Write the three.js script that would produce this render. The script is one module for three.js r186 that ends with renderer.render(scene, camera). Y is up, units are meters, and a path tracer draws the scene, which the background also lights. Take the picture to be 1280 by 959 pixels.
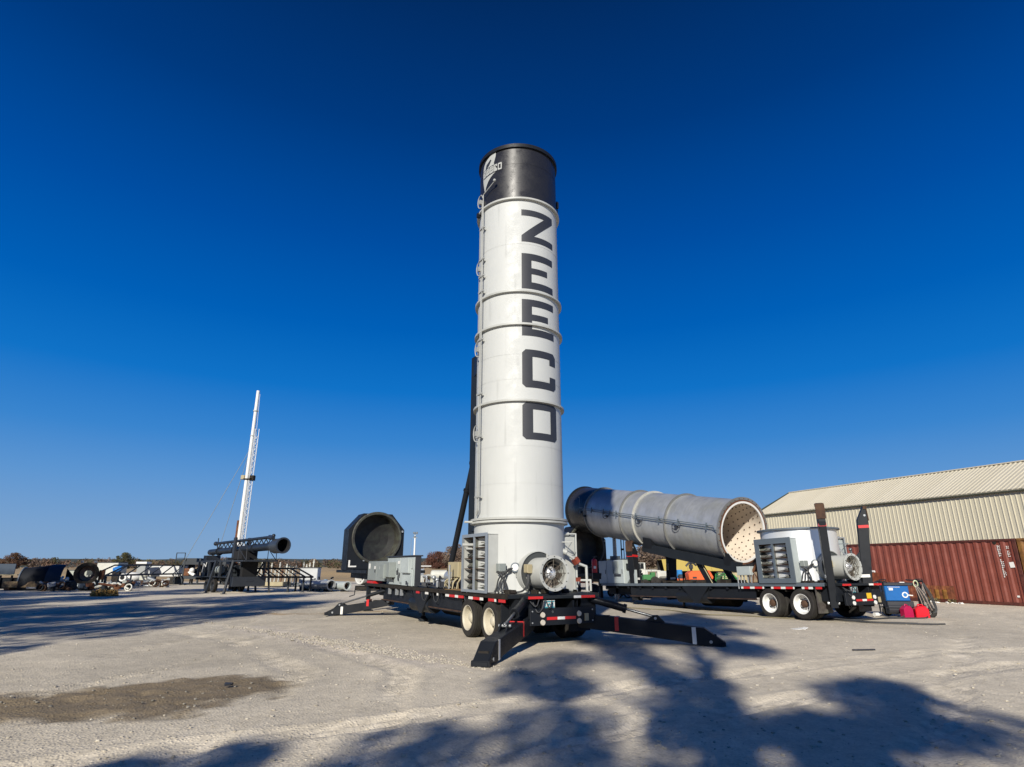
import * as THREE from 'three';
import { mergeGeometries } from 'three/addons/utils/BufferGeometryUtils.js';

// ---------------------------------------------------------------- camera, sky, sun, exposure
const scene = new THREE.Scene();
const PITCH = 17.195 * Math.PI / 180;
const camera = new THREE.PerspectiveCamera(65.88, 1280 / 959, 0.1, 6000);
camera.position.set(0, 1.7, 0);
camera.rotation.set(PITCH, 0, 0);
const EXPOSURE = 1.14;
const renderer = new THREE.WebGLRenderer({ antialias: true });
renderer.setSize(1024, 767);
renderer.toneMapping = THREE.LinearToneMapping;
renderer.toneMappingExposure = EXPOSURE;
renderer.shadowMap.enabled = true;
const s2l = (c) => (c <= 0.04045 ? c / 12.92 : Math.pow((c + 0.055) / 1.055, 2.4));
{ // clear winter sky: colour depends on the height above the horizon only
  const stops = [[-90, 120, 118, 112], [-2, 130, 145, 162], [0, 136, 168, 202], [3, 122, 162, 206], [7, 94, 150, 209], [11, 58, 133, 206], [16, 16, 114, 199], [22, 0, 95, 183], [30, 0, 77, 161], [40, 0, 57, 126], [52, 2, 40, 91], [90, 3, 32, 74]];
  const W = 256, H = 512, data = new Float32Array(W * H * 4);
  for (let j = 0; j < H; j++) {
    const e = ((j + 0.5) / H - 0.5) * 180;
    let k = 0; while (k < stops.length - 2 && stops[k + 1][0] < e) k++;
    const a = stops[k], b = stops[k + 1], t = Math.min(1, Math.max(0, (e - a[0]) / (b[0] - a[0])));
    for (let i = 0; i < W; i++) {
      const o = (j * W + i) * 4;
      for (let c = 0; c < 3; c++) data[o + c] = (s2l(a[c + 1] / 255) * (1 - t) + s2l(b[c + 1] / 255) * t) / EXPOSURE;
      data[o + 3] = 1;
    }
  }
  const sky = new THREE.DataTexture(data, W, H, THREE.RGBAFormat, THREE.FloatType);
  sky.mapping = THREE.EquirectangularReflectionMapping; sky.magFilter = THREE.LinearFilter; sky.minFilter = THREE.LinearFilter; sky.needsUpdate = true;
  scene.background = sky; scene.environment = sky;
}
const EL = 26.5 * Math.PI / 180;
const SUN = new THREE.Vector3(-0.249 * Math.cos(EL), Math.sin(EL), 0.9685 * Math.cos(EL)).normalize();
const sun = new THREE.DirectionalLight(new THREE.Color().setRGB(1, 0.945, 0.84), 4.8);
sun.position.copy(SUN.clone().multiplyScalar(120)).add(new THREE.Vector3(0, 0, -20));
sun.target.position.set(0, 0, -20);
sun.castShadow = true; sun.shadow.mapSize.set(4096, 4096); sun.shadow.radius = 1.9;
Object.assign(sun.shadow.camera, { left: -60, right: 60, top: 60, bottom: -60, near: 1, far: 300 });
scene.add(sun, sun.target);

// ---------------------------------------------------------------- helpers
let seed = 7;
const rnd = () => { seed |= 0; seed = (seed + 0x6D2B79F5) | 0; let t = Math.imul(seed ^ (seed >>> 15), 1 | seed); t = (t + Math.imul(t ^ (t >>> 7), 61 | t)) ^ t; return ((t ^ (t >>> 14)) >>> 0) / 4294967296; };
const rr = (a, b) => a + (b - a) * rnd();
const D2R = Math.PI / 180;
const V = (x, y, z) => new THREE.Vector3(x, y, z);
const hash = (x, y, s) => { let h = Math.imul(x, 374761393) + Math.imul(y, 668265263) + Math.imul(s, 974711); h = Math.imul(h ^ (h >>> 13), 1274126177); return ((h ^ (h >>> 16)) >>> 0) / 4294967296; };
function vnoise(x, y, s = 0, per = 0) {
  let xi = Math.floor(x), yi = Math.floor(y); const fx = x - xi, fy = y - yi, u = fx * fx * (3 - 2 * fx), v = fy * fy * (3 - 2 * fy);
  const m = (a) => (per ? ((a % per) + per) % per : a);
  const a = hash(m(xi), m(yi), s), b = hash(m(xi + 1), m(yi), s), c = hash(m(xi), m(yi + 1), s), d = hash(m(xi + 1), m(yi + 1), s);
  return a + (b - a) * u + (c - a) * v + (a - b - c + d) * u * v;
}
function fbm(x, y, s = 0, oct = 4, per = 0) { let a = 0, w = 0.5, n = 0; for (let i = 0; i < oct; i++) { a += w * vnoise(x, y, s + i * 17, per); n += w; x *= 2; y *= 2; per *= 2; w *= 0.5; } return a / n; }
const smooth = (a, b, x) => { const t = Math.min(1, Math.max(0, (x - a) / (b - a))); return t * t * (3 - 2 * t); };

function prep(g, keepUV) {
  if (g.index) g = g.toNonIndexed();
  for (const k of Object.keys(g.attributes)) if (!['position', 'normal', 'uv'].includes(k)) g.deleteAttribute(k);
  if (!g.attributes.normal) g.computeVertexNormals();
  if (!keepUV || !g.attributes.uv) {
    const p = g.attributes.position, n = p.count, uv = new Float32Array(n * 2), A = V(), B = V(), C = V();
    for (let i = 0; i < n; i += 3) {
      A.fromBufferAttribute(p, i); B.fromBufferAttribute(p, i + 1).sub(A); C.fromBufferAttribute(p, i + 2).sub(A); B.cross(C);
      const ax = Math.abs(B.x), ay = Math.abs(B.y), az = Math.abs(B.z);
      for (let k = i; k < i + 3; k++) {
        const x = p.getX(k), y = p.getY(k), z = p.getZ(k);
        if (ay >= ax && ay >= az) { uv[k * 2] = x; uv[k * 2 + 1] = z; } else if (ax >= az) { uv[k * 2] = z; uv[k * 2 + 1] = y; } else { uv[k * 2] = x; uv[k * 2 + 1] = y; }
      }
    }
    g.setAttribute('uv', new THREE.BufferAttribute(uv, 2));
  }
  g.morphAttributes = {};
  return g;
}
class MB {
  constructor() { this.g = []; }
  add(g, m, keepUV) { if (m) g.applyMatrix4(m); this.g.push(prep(g, keepUV)); return this; }
  box(x, y, z, w, h, d, rx = 0, ry = 0, rz = 0) { return this.add(new THREE.BoxGeometry(w, h, d), new THREE.Matrix4().compose(V(x, y, z), new THREE.Quaternion().setFromEuler(new THREE.Euler(rx, ry, rz, 'YXZ')), V(1, 1, 1))); }
  cbox(x, y, z, w, h, d, b = 0.012, ry = 0) { // chamfered box
    const s = new THREE.Shape(); const a = w / 2 - b, c = h / 2 - b; s.moveTo(-a, -c); s.lineTo(a, -c); s.lineTo(a, c); s.lineTo(-a, c); s.closePath();
    const g = new THREE.ExtrudeGeometry(s, { depth: d - 2 * b, bevelEnabled: true, bevelThickness: b, bevelSize: b, bevelSegments: 1 }); g.translate(0, 0, -d / 2 + b);
    return this.add(g, new THREE.Matrix4().makeRotationY(ry).setPosition(x, y, z));
  }
  span(x0, x1, y0, y1, z0, z1) { return this.box((x0 + x1) / 2, (y0 + y1) / 2, (z0 + z1) / 2, Math.abs(x1 - x0), Math.abs(y1 - y0), Math.abs(z1 - z0)); }
  bar(p, q, w, h, up = V(0, 1, 0)) { // box beam: w across, h along up
    p = V(...p); q = V(...q); const z = q.clone().sub(p), L = z.length(); z.normalize(); const x = up.clone().cross(z).normalize(), y = z.clone().cross(x);
    return this.add(new THREE.BoxGeometry(w, h, L), new THREE.Matrix4().makeBasis(x, y, z).setPosition(p.add(q).multiplyScalar(0.5)));
  }
  tube(p, q, r, r2 = r, seg = 12, open = false) {
    p = V(...p); q = V(...q); const d = q.clone().sub(p), L = d.length();
    return this.add(new THREE.CylinderGeometry(r2, r, L, seg, 1, open), new THREE.Matrix4().compose(p.clone().add(q).multiplyScalar(0.5), new THREE.Quaternion().setFromUnitVectors(V(0, 1, 0), d.normalize()), V(1, 1, 1)));
  }
  pipe(pts, r, seg = 8, n = 0, closed = false) { const c = new THREE.CatmullRomCurve3(pts.map((p) => V(...p)), closed, 'centripetal'); return this.add(new THREE.TubeGeometry(c, n || pts.length * 5, r, seg, closed)); }
  elbow(pts, r, seg = 8) { for (let i = 0; i < pts.length - 1; i++) { this.tube(pts[i], pts[i + 1], r, r, seg); if (i) this.ball(pts[i], r, seg); } return this; }
  ball(p, r, seg = 10, sx = 1, sy = 1, sz = 1) { return this.add(new THREE.SphereGeometry(r, seg, Math.max(4, seg >> 1)), new THREE.Matrix4().makeScale(sx, sy, sz).setPosition(...p)); }
  lathe(prof, seg = 48, m = null, hard = true) { // [[r, y], ...]; each profile segment faceted on its own when hard
    const parts = hard ? prof.slice(1).map((q, i) => [prof[i], q]) : [prof];
    for (const pr of parts) this.add(new THREE.LatheGeometry(pr.map((q) => new THREE.Vector2(Math.max(q[0], 1e-4), q[1])), seg), m ? m.clone() : null);
    return this;
  }
  shell(R, y0, y1, seg = 96, R2 = R) { // upright cylinder wall with uv in metres round the girth
    const g = new THREE.CylinderGeometry(R2, R, y1 - y0, seg, 1, true); g.translate(0, (y0 + y1) / 2, 0);
    const uv = g.attributes.uv, p = g.attributes.position; for (let i = 0; i < uv.count; i++) uv.setXY(i, uv.getX(i) * 2 * Math.PI * R, p.getY(i));
    return this.add(g, null, true);
  }
  ex(pts, depth, m, bevel = 0, holes = []) { // outline in x-y pushed along z
    const s = new THREE.Shape(pts.map((p) => new THREE.Vector2(...p))); for (const h of holes) s.holes.push(h);
    return this.add(new THREE.ExtrudeGeometry(s, { depth, bevelEnabled: bevel > 0, bevelThickness: bevel, bevelSize: bevel, bevelSegments: 1, curveSegments: 40 }), m);
  }
  geo() { return this.g.length === 1 ? this.g[0] : mergeGeometries(this.g); }
  build(name, mat, parent, label) { return mesh(name, this.geo(), mat, parent, label); }
}
const names = new Map();
function numbered(n) { const b = n.replace(/_\d{3}$/, ''), k = names.get(b) || 0; names.set(b, k + 1); return k ? b + '_' + String(k).padStart(3, '0') : b; }
function mesh(name, geo, mat, parent, label) {
  const m = new THREE.Mesh(geo, mat); m.name = parent ? name : numbered(name); m.castShadow = m.receiveShadow = true;
  if (parent) { const same = parent.children.filter((c) => c.name.replace(/_\d{3}$/, '') === name).length; if (same) m.name = name + '_' + String(same).padStart(3, '0'); }
  if (label) m.userData.label = label;
  (parent || scene).add(m); return m;
}
function tag(o, label, category, group) { o.userData.label = label; o.userData.category = category; if (group) o.userData.group = group; return o; }
function kind(o, k) { o.userData.kind = k; return o; }
function thing(name, label, category, [x, y, z] = [0, 0, 0], ry = 0, group) { const o = new THREE.Group(); o.name = numbered(name); o.position.set(x, y, z); o.rotation.order = 'YXZ'; o.rotation.y = ry; scene.add(o); return tag(o, label, category, group); }
function copyOf(src, name, label, [x, y, z], ry, group) { const o = src.clone(); o.name = numbered(name); o.position.set(x, y, z); if (ry !== undefined) o.rotation.y = ry; scene.add(o); o.userData = { ...src.userData, label }; if (group) o.userData.group = group; return o; }

// ---------------------------------------------------------------- textures and materials
function tex(n, fn, srgb, size) { // tileable, fn(u, v) in 0..1 -> [r, g, b] in 0..1; size = metres per repeat
  const d = new Uint8Array(n * n * 4);
  for (let j = 0; j < n; j++) for (let i = 0; i < n; i++) { const c = fn(i / n, j / n), o = (j * n + i) * 4; for (let k = 0; k < 3; k++) d[o + k] = Math.max(0, Math.min(255, c[k] * 255)); d[o + 3] = 255; }
  const t = new THREE.DataTexture(d, n, n); t.wrapS = t.wrapT = THREE.RepeatWrapping; t.magFilter = THREE.LinearFilter; t.minFilter = THREE.LinearMipmapLinearFilter; t.generateMipmaps = true; t.repeat.set(1 / size, 1 / size);
  if (srgb) t.colorSpace = THREE.SRGBColorSpace; t.needsUpdate = true; return t;
}
const g3 = (v) => [v, v, v];
// multiplies the base colour: mottled dirt
const T_grime = tex(512, (u, v) => { const a = fbm(u * 6, v * 6, 3, 5, 6), b = fbm(u * 20, v * 20, 9, 3, 20); const k = 0.86 + 0.22 * (a - 0.5) * 2 * 0.6 + 0.1 * (b - 0.5); return [k, k * 0.995, k * 0.98]; }, false, 3);
const T_paint = tex(512, (u, v) => { const a = fbm(u * 4, v * 4, 31, 4, 4), st = fbm(u * 60, v * 3, 37, 3, 60) , d = fbm(u * 24, v * 8, 41, 3, 24); let k = 0.97 + 0.05 * (a - 0.5) - 0.13 * smooth(0.58, 0.85, st) * smooth(0.4, 0.75, d); return [k, k * 0.992, k * 0.975]; }, false, 5.5);
const T_rough = tex(512, (u, v) => g3(0.62 + 0.5 * (fbm(u * 8, v * 8, 51, 5, 8) - 0.5) + 0.22 * (vnoise(u * 100, v * 100, 5, 100) - 0.5)), false, 2);
const T_steel = tex(512, (u, v) => { const a = fbm(u * 5, v * 5, 61, 5, 5), s = fbm(u * 10, v * 50, 63, 4, 10), b = fbm(u * 26, v * 26, 65, 3, 26); let k = 0.8 + 0.42 * (a - 0.5) + 0.2 * (s - 0.5) + 0.1 * (b - 0.5); const w = smooth(0.55, 0.8, fbm(u * 7, v * 7, 67, 4, 7)); return [k * (1 - 0.05 * w), k * (1 - 0.06 * w), k * (1 - 0.12 * w)]; }, false, 4);
const T_rust = tex(256, (u, v) => { const a = fbm(u * 8, v * 8, 71, 5, 8), b = fbm(u * 30, v * 30, 73, 3, 30); const k = 0.6 + 0.8 * (a - 0.5) + 0.3 * (b - 0.5); return [k, k * (0.9 + 0.3 * (a - 0.5)), k * 0.8]; }, false, 1.5);
const T_dots = tex(256, (u, v) => g3(0.5 + 0.6 * (fbm(u * 24, v * 24, 81, 4, 24) - 0.5)), false, 0.7);
const M = (r, g, b, rough = 0.6, metal = 0, o = {}) => new THREE.MeshStandardMaterial({ color: new THREE.Color().setRGB(r, g, b), roughness: rough, metalness: metal, ...o });
const mWhite = M(0.515, 0.53, 0.52, 0.95, 0, { map: T_paint, roughnessMap: T_rough });
const mWhiteTrim = M(0.5, 0.51, 0.485, 0.5, 0, { map: T_grime });
const mBand = M(0.018, 0.018, 0.021, 0.62, 0, { map: T_paint, roughnessMap: T_rough });
const mInk = M(0.035, 0.037, 0.045, 0.5, 0, { map: T_grime });
const MB_ = (...a) => { const m = M(...a), p = new THREE.MeshPhysicalMaterial({ color: m.color, roughness: m.roughness, metalness: m.metalness, map: m.map, roughnessMap: m.roughnessMap, specularIntensity: 0.4 }); return p; };
const mBlack = MB_(0.0145, 0.017, 0.022, 0.75, 0, { map: T_grime, roughnessMap: T_rough });
const mDusty = MB_(0.04, 0.037, 0.034, 0.75, 0, { map: T_rust });
const mDark = MB_(0.018, 0.022, 0.027, 0.55, 0, { map: T_grime });
const mGap = M(0.008, 0.008, 0.009, 0.9);
const mRubber = M(0.032, 0.031, 0.03, 0.85, 0, { map: T_rust });
const mRim = M(0.58, 0.53, 0.42, 0.5, 0, { map: T_grime });
const mGalv = M(0.42, 0.44, 0.46, 0.45, 0.35, { map: T_grime, roughnessMap: T_rough });
const mPale = M(0.45, 0.5, 0.5, 0.5, 0, { map: T_grime });
const mGrey = M(0.27, 0.3, 0.29, 0.55, 0, { map: T_grime });
const mBlueGrey = M(0.13, 0.16, 0.19, 0.5, 0.1, { map: T_grime });
const mSteel = M(0.5, 0.52, 0.535, 0.7, 0.4, { map: T_steel, roughnessMap: T_rough });
const mBright = M(0.8, 0.82, 0.84, 0.34, 0.4, { map: T_paint });
const mRust = M(0.22, 0.095, 0.045, 0.85, 0, { map: T_rust });
const mRustDark = M(0.1, 0.055, 0.035, 0.85, 0, { map: T_rust });
const mRed = M(0.55, 0.02, 0.02, 0.35);
const mRefW = M(0.75, 0.74, 0.7, 0.35);
const mTan = M(0.42, 0.36, 0.22, 0.6, 0, { map: T_grime });
const mCable = M(0.04, 0.042, 0.045, 0.6);
const mLining = M(0.8, 0.7, 0.58, 0.9, 0, { map: T_grime });
// ---------------------------------------------------------------- trailers: x runs to the rear, z to the left side, y up
const TY = new THREE.Matrix4().makeRotationX(Math.PI / 2);
const wheelGeo = (() => {
  const t = new MB(), r = 0.46, pr = [[0.285, -0.12], [0.34, -0.138], [0.41, -0.136], [0.442, -0.118]];
  for (const c of [-0.07, -0.024, 0.024, 0.07]) pr.push([r, c - 0.019], [r, c + 0.014], [r - 0.016, c + 0.016], [r - 0.016, c + 0.025]);
  pr.push([0.442, 0.118], [0.41, 0.136], [0.34, 0.138], [0.285, 0.12]);
  t.lathe(pr, 48, TY);
  const rim = new MB().lathe([[0.288, 0.105], [0.304, 0.125], [0.3, 0.135], [0.275, 0.12], [0.262, 0.085], [0.252, -0.03], [0.225, -0.062], [0.165, -0.07], [0.125, -0.045], [0.115, -0.045]], 48, TY, false);
  const hub = new MB().lathe([[0.118, -0.05], [0.112, 0.03], [0.085, 0.06], [0.05, 0.075], [0.0, 0.08]], 20, TY);
  const nuts = new MB(); for (let k = 0; k < 10; k++) { const a = k * Math.PI / 5; nuts.tube([0.15 * Math.cos(a), 0.15 * Math.sin(a), -0.07], [0.15 * Math.cos(a), 0.15 * Math.sin(a), -0.03], 0.016, 0.016, 6); }
  const holes = new MB(); for (let k = 0; k < 5; k++) { const a = k * Math.PI * 0.4 + 0.3; holes.tube([0.205 * Math.cos(a), 0.205 * Math.sin(a), -0.068], [0.205 * Math.cos(a), 0.205 * Math.sin(a), -0.062], 0.026, 0.026, 10); }
  return { tyre: t.geo(), rim: rim.geo(), hub: hub.geo(), nuts: nuts.geo(), holes: holes.geo() };
})();
function wheel(parent, x, z, side, spin, rimMat, hubMat, s = 1, dual = true) {
  const w = new THREE.Group(); w.name = 'wheel_' + String(parent.children.filter((c) => c.name.startsWith('wheel')).length).padStart(3, '0'); parent.add(w);
  w.position.set(x, 0.46 * s, z); w.rotation.order = 'YXZ'; w.rotation.y = side > 0 ? 0 : Math.PI; w.rotation.z = spin; w.scale.setScalar(s);
  mesh('tyre', wheelGeo.tyre, mRubber, w); mesh('rim', wheelGeo.rim, rimMat, w); mesh('hub', wheelGeo.hub, hubMat, w); mesh('lug_nuts', wheelGeo.nuts, mDusty, w); mesh('hand_holes', wheelGeo.holes, mGap, w);
  if (dual) { const t2 = mesh('tyre', wheelGeo.tyre, mRubber, w, 'inner tyre of the pair'); t2.position.z = -0.31; }
}
const makeArmGeo = (L, k, ls, hs, th = 0.28) => {
  const m = new THREE.Matrix4().makeTranslation(0, 0, -th / 2);
  const beam = new MB().ex([[-0.12, -0.16 * hs], [-0.12, 0.14 * hs], [L - 0.43, -0.44 + 0.31 * hs], [L, -0.42], [L, -0.47], [L - 0.55, -0.465], [L - 0.95, -0.4 - 0.03 * (1 - hs)]], th, m, 0.012);
  const tp = (s) => 0.14 * hs + (s + 0.12) / (L - 0.31) * (-0.44 + 0.17 * hs), lug = [[ls - 0.28, tp(ls - 0.28) - 0.03], [ls - 0.04, tp(ls) + k], [ls + 0.06, tp(ls) + k], [ls + 0.26, tp(ls + 0.26) - 0.03]]; beam.ex(lug, 0.03, new THREE.Matrix4().makeTranslation(0, 0, 0.06)).ex(lug, 0.03, new THREE.Matrix4().makeTranslation(0, 0, -0.09));
  const band = (s, y0, y1) => new MB().box(s, (y0 + y1) / 2, 0, 0.09, y1 - y0 + 0.004, th + 0.03).geo();
  const pins = new MB().tube([0, 0, -th / 2 - 0.07], [0, 0, th / 2 + 0.07], 0.05, 0.05, 14).tube([ls + 0.01, tp(ls) + k - 0.06, -0.13], [ls + 0.01, tp(ls) + k - 0.06, 0.13], 0.03, 0.03, 10).tube([L - 0.3, -0.4, -th / 2 - 0.02], [L - 0.3, -0.4, th / 2 + 0.02], 0.035, 0.035, 10);
  const cap = new MB().box(0.35, tp(0.35) - 0.01, 0, 0.5, 0.02, th * 0.8).box(L - 0.2, tp(L - 0.43) - 0.15, 0, 0.06, 0.05, th * 0.7).box(1.1, tp(1.1) - 0.16, th / 2 + 0.004, 0.4, 0.16, 0.008).box(1.1, tp(1.1) - 0.16, -th / 2 - 0.004, 0.4, 0.16, 0.008);
  return { L, pins: pins.geo(), cap: cap.geo(), beam: beam.geo(), pad: new MB().cbox(L - 0.25, -0.485, 0, 0.44, 0.03, th + 0.08, 0.006).box(L - 0.05, -0.44, 0, 0.1, 0.09, th + 0.07).geo(), red: band(0.78, -0.225 * hs - 0.02 * (1 - hs), 0.075 * hs), white: band(L - 0.65, -0.455, -0.44 + 0.335 * hs) };
};
const armGeo = makeArmGeo(3.15, 0.15, 1.66, 1), armGeoF = makeArmGeo(2.4, 0.12, 1.85, 0.72), armGeoP = makeArmGeo(2.4, 0.12, 1.85, 1.1, 0.3), armGeoR = makeArmGeo(2.95, 0.15, 1.3, 0.85, 0.19);
function arm(parent, p, dirDeg, lift, foldedPad, ag = armGeo) {
  const o = new THREE.Group(); o.name = 'outrigger_' + String(parent.children.filter((c) => c.name.startsWith('outrigger')).length).padStart(3, '0'); parent.add(o);
  o.position.set(...p); o.rotation.order = 'YXZ'; o.rotation.y = -dirDeg * D2R; o.rotation.z = lift * D2R;
  mesh('arm_beam', ag.beam, mBlack, o); mesh('pivot_pin', ag.pins, mGalv, o); mesh('wear_plate', ag.cap, mDusty, o); mesh('foot_pad', ag.pad, foldedPad ? mRustDark : mBlack, o); if (foldedPad) { mesh('reflective_band', ag.red, mRefW, o, 'white reflective band'); mesh('reflective_band', ag.white, mRed, o, 'red reflective band'); } else { mesh('reflective_band', ag.red, mRed, o, 'red reflective band'); mesh('reflective_band', ag.white, mRefW, o, 'white reflective band'); }
  return o;
}
function strips(parent, list, y, z) { // red and white reflector strips along the side rail
  for (const [x0, x1, c] of list) { const s = z > 0 ? 1 : -1; new MB().span(x0, x1, y - 0.035, y + 0.035, z, z + s * 0.012).build('reflector_strip', c ? mRed : mRefW, parent, c ? 'red reflector strip' : 'white reflector strip'); }
}
function cabinet(parent, name, x0, x1, y0, y1, z0, z1, mat, doors, pods, backMat) {
  const g = new THREE.Group(); g.name = name; parent.add(g);
  new MB().cbox((x0 + x1) / 2, (y0 + y1) / 2, (z0 + z1) / 2, x1 - x0, y1 - y0, z1 - z0, 0.012).build('housing', backMat || mat, g);
  const w = (x1 - x0) / doors; for (let k = 0; k < doors; k++) { new MB().cbox(x0 + w * (k + 0.5), (y0 + y1) / 2, z1 + 0.012, w - 0.025, y1 - y0 - 0.03, 0.024, 0.008).build('door', mat, g); new MB().tube([x0 + w * (k + 0.88), y0 + (y1 - y0) * 0.42, z1 + 0.05], [x0 + w * (k + 0.88), y0 + (y1 - y0) * 0.6, z1 + 0.05], 0.014, 0.014, 6).build('handle', mInk, g); }
  for (const [a, b, c, d, e, m] of pods) new MB().cbox(a, b, z1 + 0.024 + e / 2, c, d, e, 0.012).build('switch_box', m || mat, g);
  return g;
}
function hydro(name, parent, a, b, t, r0, r1) { // cylinder barrel from a towards b, rod the rest of the way
  const A = V(...a), B = V(...b), c = A.clone().lerp(B, t).toArray(); const g = new THREE.Group(); g.name = name; parent.add(g);
  const d = B.clone().sub(A).normalize(), k = V(...c).addScaledVector(d, -0.07).toArray();
  new MB().tube(a, c, r0, r0, 16).tube(k, c, r0 * 1.22, r0 * 1.22, 16).ball(a, r0 * 1.15, 10).build('barrel', mBlack, g); new MB().tube(c, b, r1, r1, 12).ball(b, r1 * 1.6, 10).build('rod', M(0.16, 0.165, 0.17, 0.3, 0.6), g); return g;
}
function makeTrailer(o) {
  const t = thing(o.name, o.label, 'trailer', [o.pos[0], 0, o.pos[1]], (o.deg - 90) * D2R); t.rotation.z = o.pitch * D2R; t.scale.setScalar(o.scale);
  // chassis
  new MB().span(-10.3, 1.72, 1.0, 1.08, -1.26, 1.26).span(1.72, 2.08, 1.0, 1.06, -0.95, 0.95).build('deck', mDark, t);
  for (const s of [1, -1]) {
    new MB().span(-10.3, 1.72, 0.985, 1.086, s * 1.262, s * 1.29).span(-10.3, 1.72, 1.066, 1.09, s * 1.22, s * 1.262).build('side_rail', o.railMat, t);
    new MB().span(-8.2, -1.1, 0.55, 0.995, s * 1.12, s * 1.14).span(-8.2, -1.1, 0.53, 0.55, s * 1.04, s * 1.2).build('side_beam', mBlack, t);
    new MB().span(-8.2, -1.1, 0.551, 0.575, s * 1.142, s * 1.205).build('flange', mRustDark, t);
    new MB().span(-10.2, 2.0, 0.62, 1.0, s * 0.44, s * 0.46).span(-10.2, 2.0, 0.6, 0.62, s * 0.35, s * 0.55).build('main_beam', mBlack, t);
    new MB().ex([[-4.75, 1.0], [-3.2, 1.0], [-3.85, 0.36], [-4.05, 0.36]], 0.05, new THREE.Matrix4().makeTranslation(0, 0, s > 0 ? 1.2 : -1.25), 0.006).build('gusset_plate', mBlack, t);
    new MB().span(1.34, 1.38, 0.2, 0.98, s * 0.62, s * 1.24).build('mud_flap', o.flapMat, t);
    new MB().span(1.38, 1.9, 0.55, 0.98, s * 0.62, s * 1.05).build('bracket_box', mBlack, t);
    for (const x of [-0.95, 0.19, 1.33]) new MB().box(x, 0.9, s * 1.1, 0.05, 0.18, 0.22, 0, 0, 0.6).build('bracket', mDusty, t);
    // landing leg
    new MB().span(-10.95, -10.8, 0.42, 1.5, s * 0.95 - 0.075, s * 0.95 + 0.075).build('leg_sleeve', mDark, t); new MB().span(-10.93, -10.82, 0.05, 0.45, s * 0.95 - 0.05, s * 0.95 + 0.05).span(-11.05, -10.7, 0.01, 0.05, s * 0.95 - 0.18, s * 0.95 + 0.18).build('landing_foot', mDark, t);
  }
  new MB().elbow([[-10.87, 0.95, 1.03], [-10.87, 0.95, 1.5], [-10.87, 0.62, 1.52], [-10.87, 0.56, 1.72]], 0.018, 8).build('crank_handle', mDark, t);
  const cm = new MB(); for (let x = -10; x < 1.7; x += 0.85) cm.span(x, x + 0.08, 0.88, 0.999, -1.24, 1.24); cm.build('cross_members', mBlack, t);
  new MB().ex([[-10.2, 0.6], [-10.2, 1.0], [-10.9, 1.44], [-15.6, 1.44], [-15.6, 1.2], [-11, 1.15], [-10.7, 0.6]], 1.1, new THREE.Matrix4().makeTranslation(0, 0, -0.55)).span(-15.6, -10.35, 1.44, 1.56, -1.25, 1.25).build('gooseneck', mBlack, t);
  new MB().tube([-5.1, 0.6, 1.0], [-3.4, 0.6, 1.0], 0.24, 0.24, 24).build('air_tank', mBlack, t); new MB().tube([-4.9, 0.55, -0.1], [-3.2, 0.55, -0.1], 0.34, 0.34, 24).build('air_tank', mDusty, t);
  new MB().tube([-5.4, 0.07, 0.6], [-5.4, 0.6, 0.6], 0.05).lathe([[0.16, 0], [0.16, 0.05], [0.06, 0.14]], 16, new THREE.Matrix4().makeTranslation(-5.4, 0.01, 0.6)).build('jack_foot', mDark, t);
  for (const x of [-0.43, 0.81]) new MB().tube([x, 0.46, -1.0], [x, 0.46, 1.0], 0.07).box(x, 0.62, 0, 0.3, 0.2, 1.2).build('axle', mBlack, t);
  // rear end: bumper, lights, plate
  new MB().cbox(2.06, 0.62, 0.02, 0.08, 0.36, 1.76, 0.012).span(1.75, 2.02, 0.46, 0.95, -0.35, -0.3).span(1.75, 2.02, 0.46, 0.95, 0.3, 0.35).build('bumper', mBlack, t);
  for (const z of [0.57, -0.42]) for (const y of [0.66, 0.5]) new MB().tube([2.1, y, z], [2.125, y, z], 0.062, 0.055, 20).build('tail_light', o.lampMat, t);
  new MB().cbox(2.115, 0.58, -0.62, 0.03, 0.16, 0.11, 0.006).build('tail_light', mTan, t, 'square amber side lamp');
  for (const [z0, z1, c] of [[0.46, 0.18, 1], [0.18, -0.02, 0], [-0.02, -0.32, 1]]) new MB().span(2.1, 2.112, 0.55, 0.61, z0, z1).build('reflector_strip', c ? mRed : mRefW, t);
  for (const [z0, z1, c] of [[0.93, 0.55, 1], [-0.3, -0.5, 0], [-0.5, -0.9, 1]]) new MB().span(2.08, 2.092, 1.0, 1.055, z0, z1).build('reflector_strip', c ? mRed : mRefW, t);
  const pl = new MB().span(2.02, 2.03, 0.79, 0.96, 0.2, 0.5).build('license_plate', mRefW, t, 'white and teal rear plate');
  new MB().span(2.03, 2.034, 0.8, 0.83, 0.21, 0.49).span(2.03, 2.034, 0.92, 0.95, 0.21, 0.49).box(2.032, 0.875, 0.45, 0.004, 0.07, 0.03).box(2.032, 0.875, 0.35, 0.004, 0.05, 0.06, 0.5).box(2.032, 0.87, 0.25, 0.004, 0.07, 0.03).build('plate_print', M(0.05, 0.26, 0.3, 0.4), pl);
  new MB().box(1.9, 0.87, 0.35, 0.2, 0.22, 0.36).build('plate_bracket', mBlack, t);
  if (o.yellowTag) new MB().span(2.102, 2.112, 0.62, 0.78, -0.28, -0.06).build('placard', M(0.7, 0.45, 0.02, 0.5), t, 'yellow square tag on the bumper');
  new MB().pipe([[1.95, 0.95, 0.75], [2.15, 0.72, 0.72], [2.12, 0.78, 0.6], [2.1, 0.98, 0.5], [2.15, 0.8, 0.42], [2.08, 0.95, 0.3]], 0.016).pipe([[1.95, 0.98, 0.85], [2.2, 0.85, 0.8], [2.1, 0.98, 0.66]], 0.014).build('air_hose', mCable, t);
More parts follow.
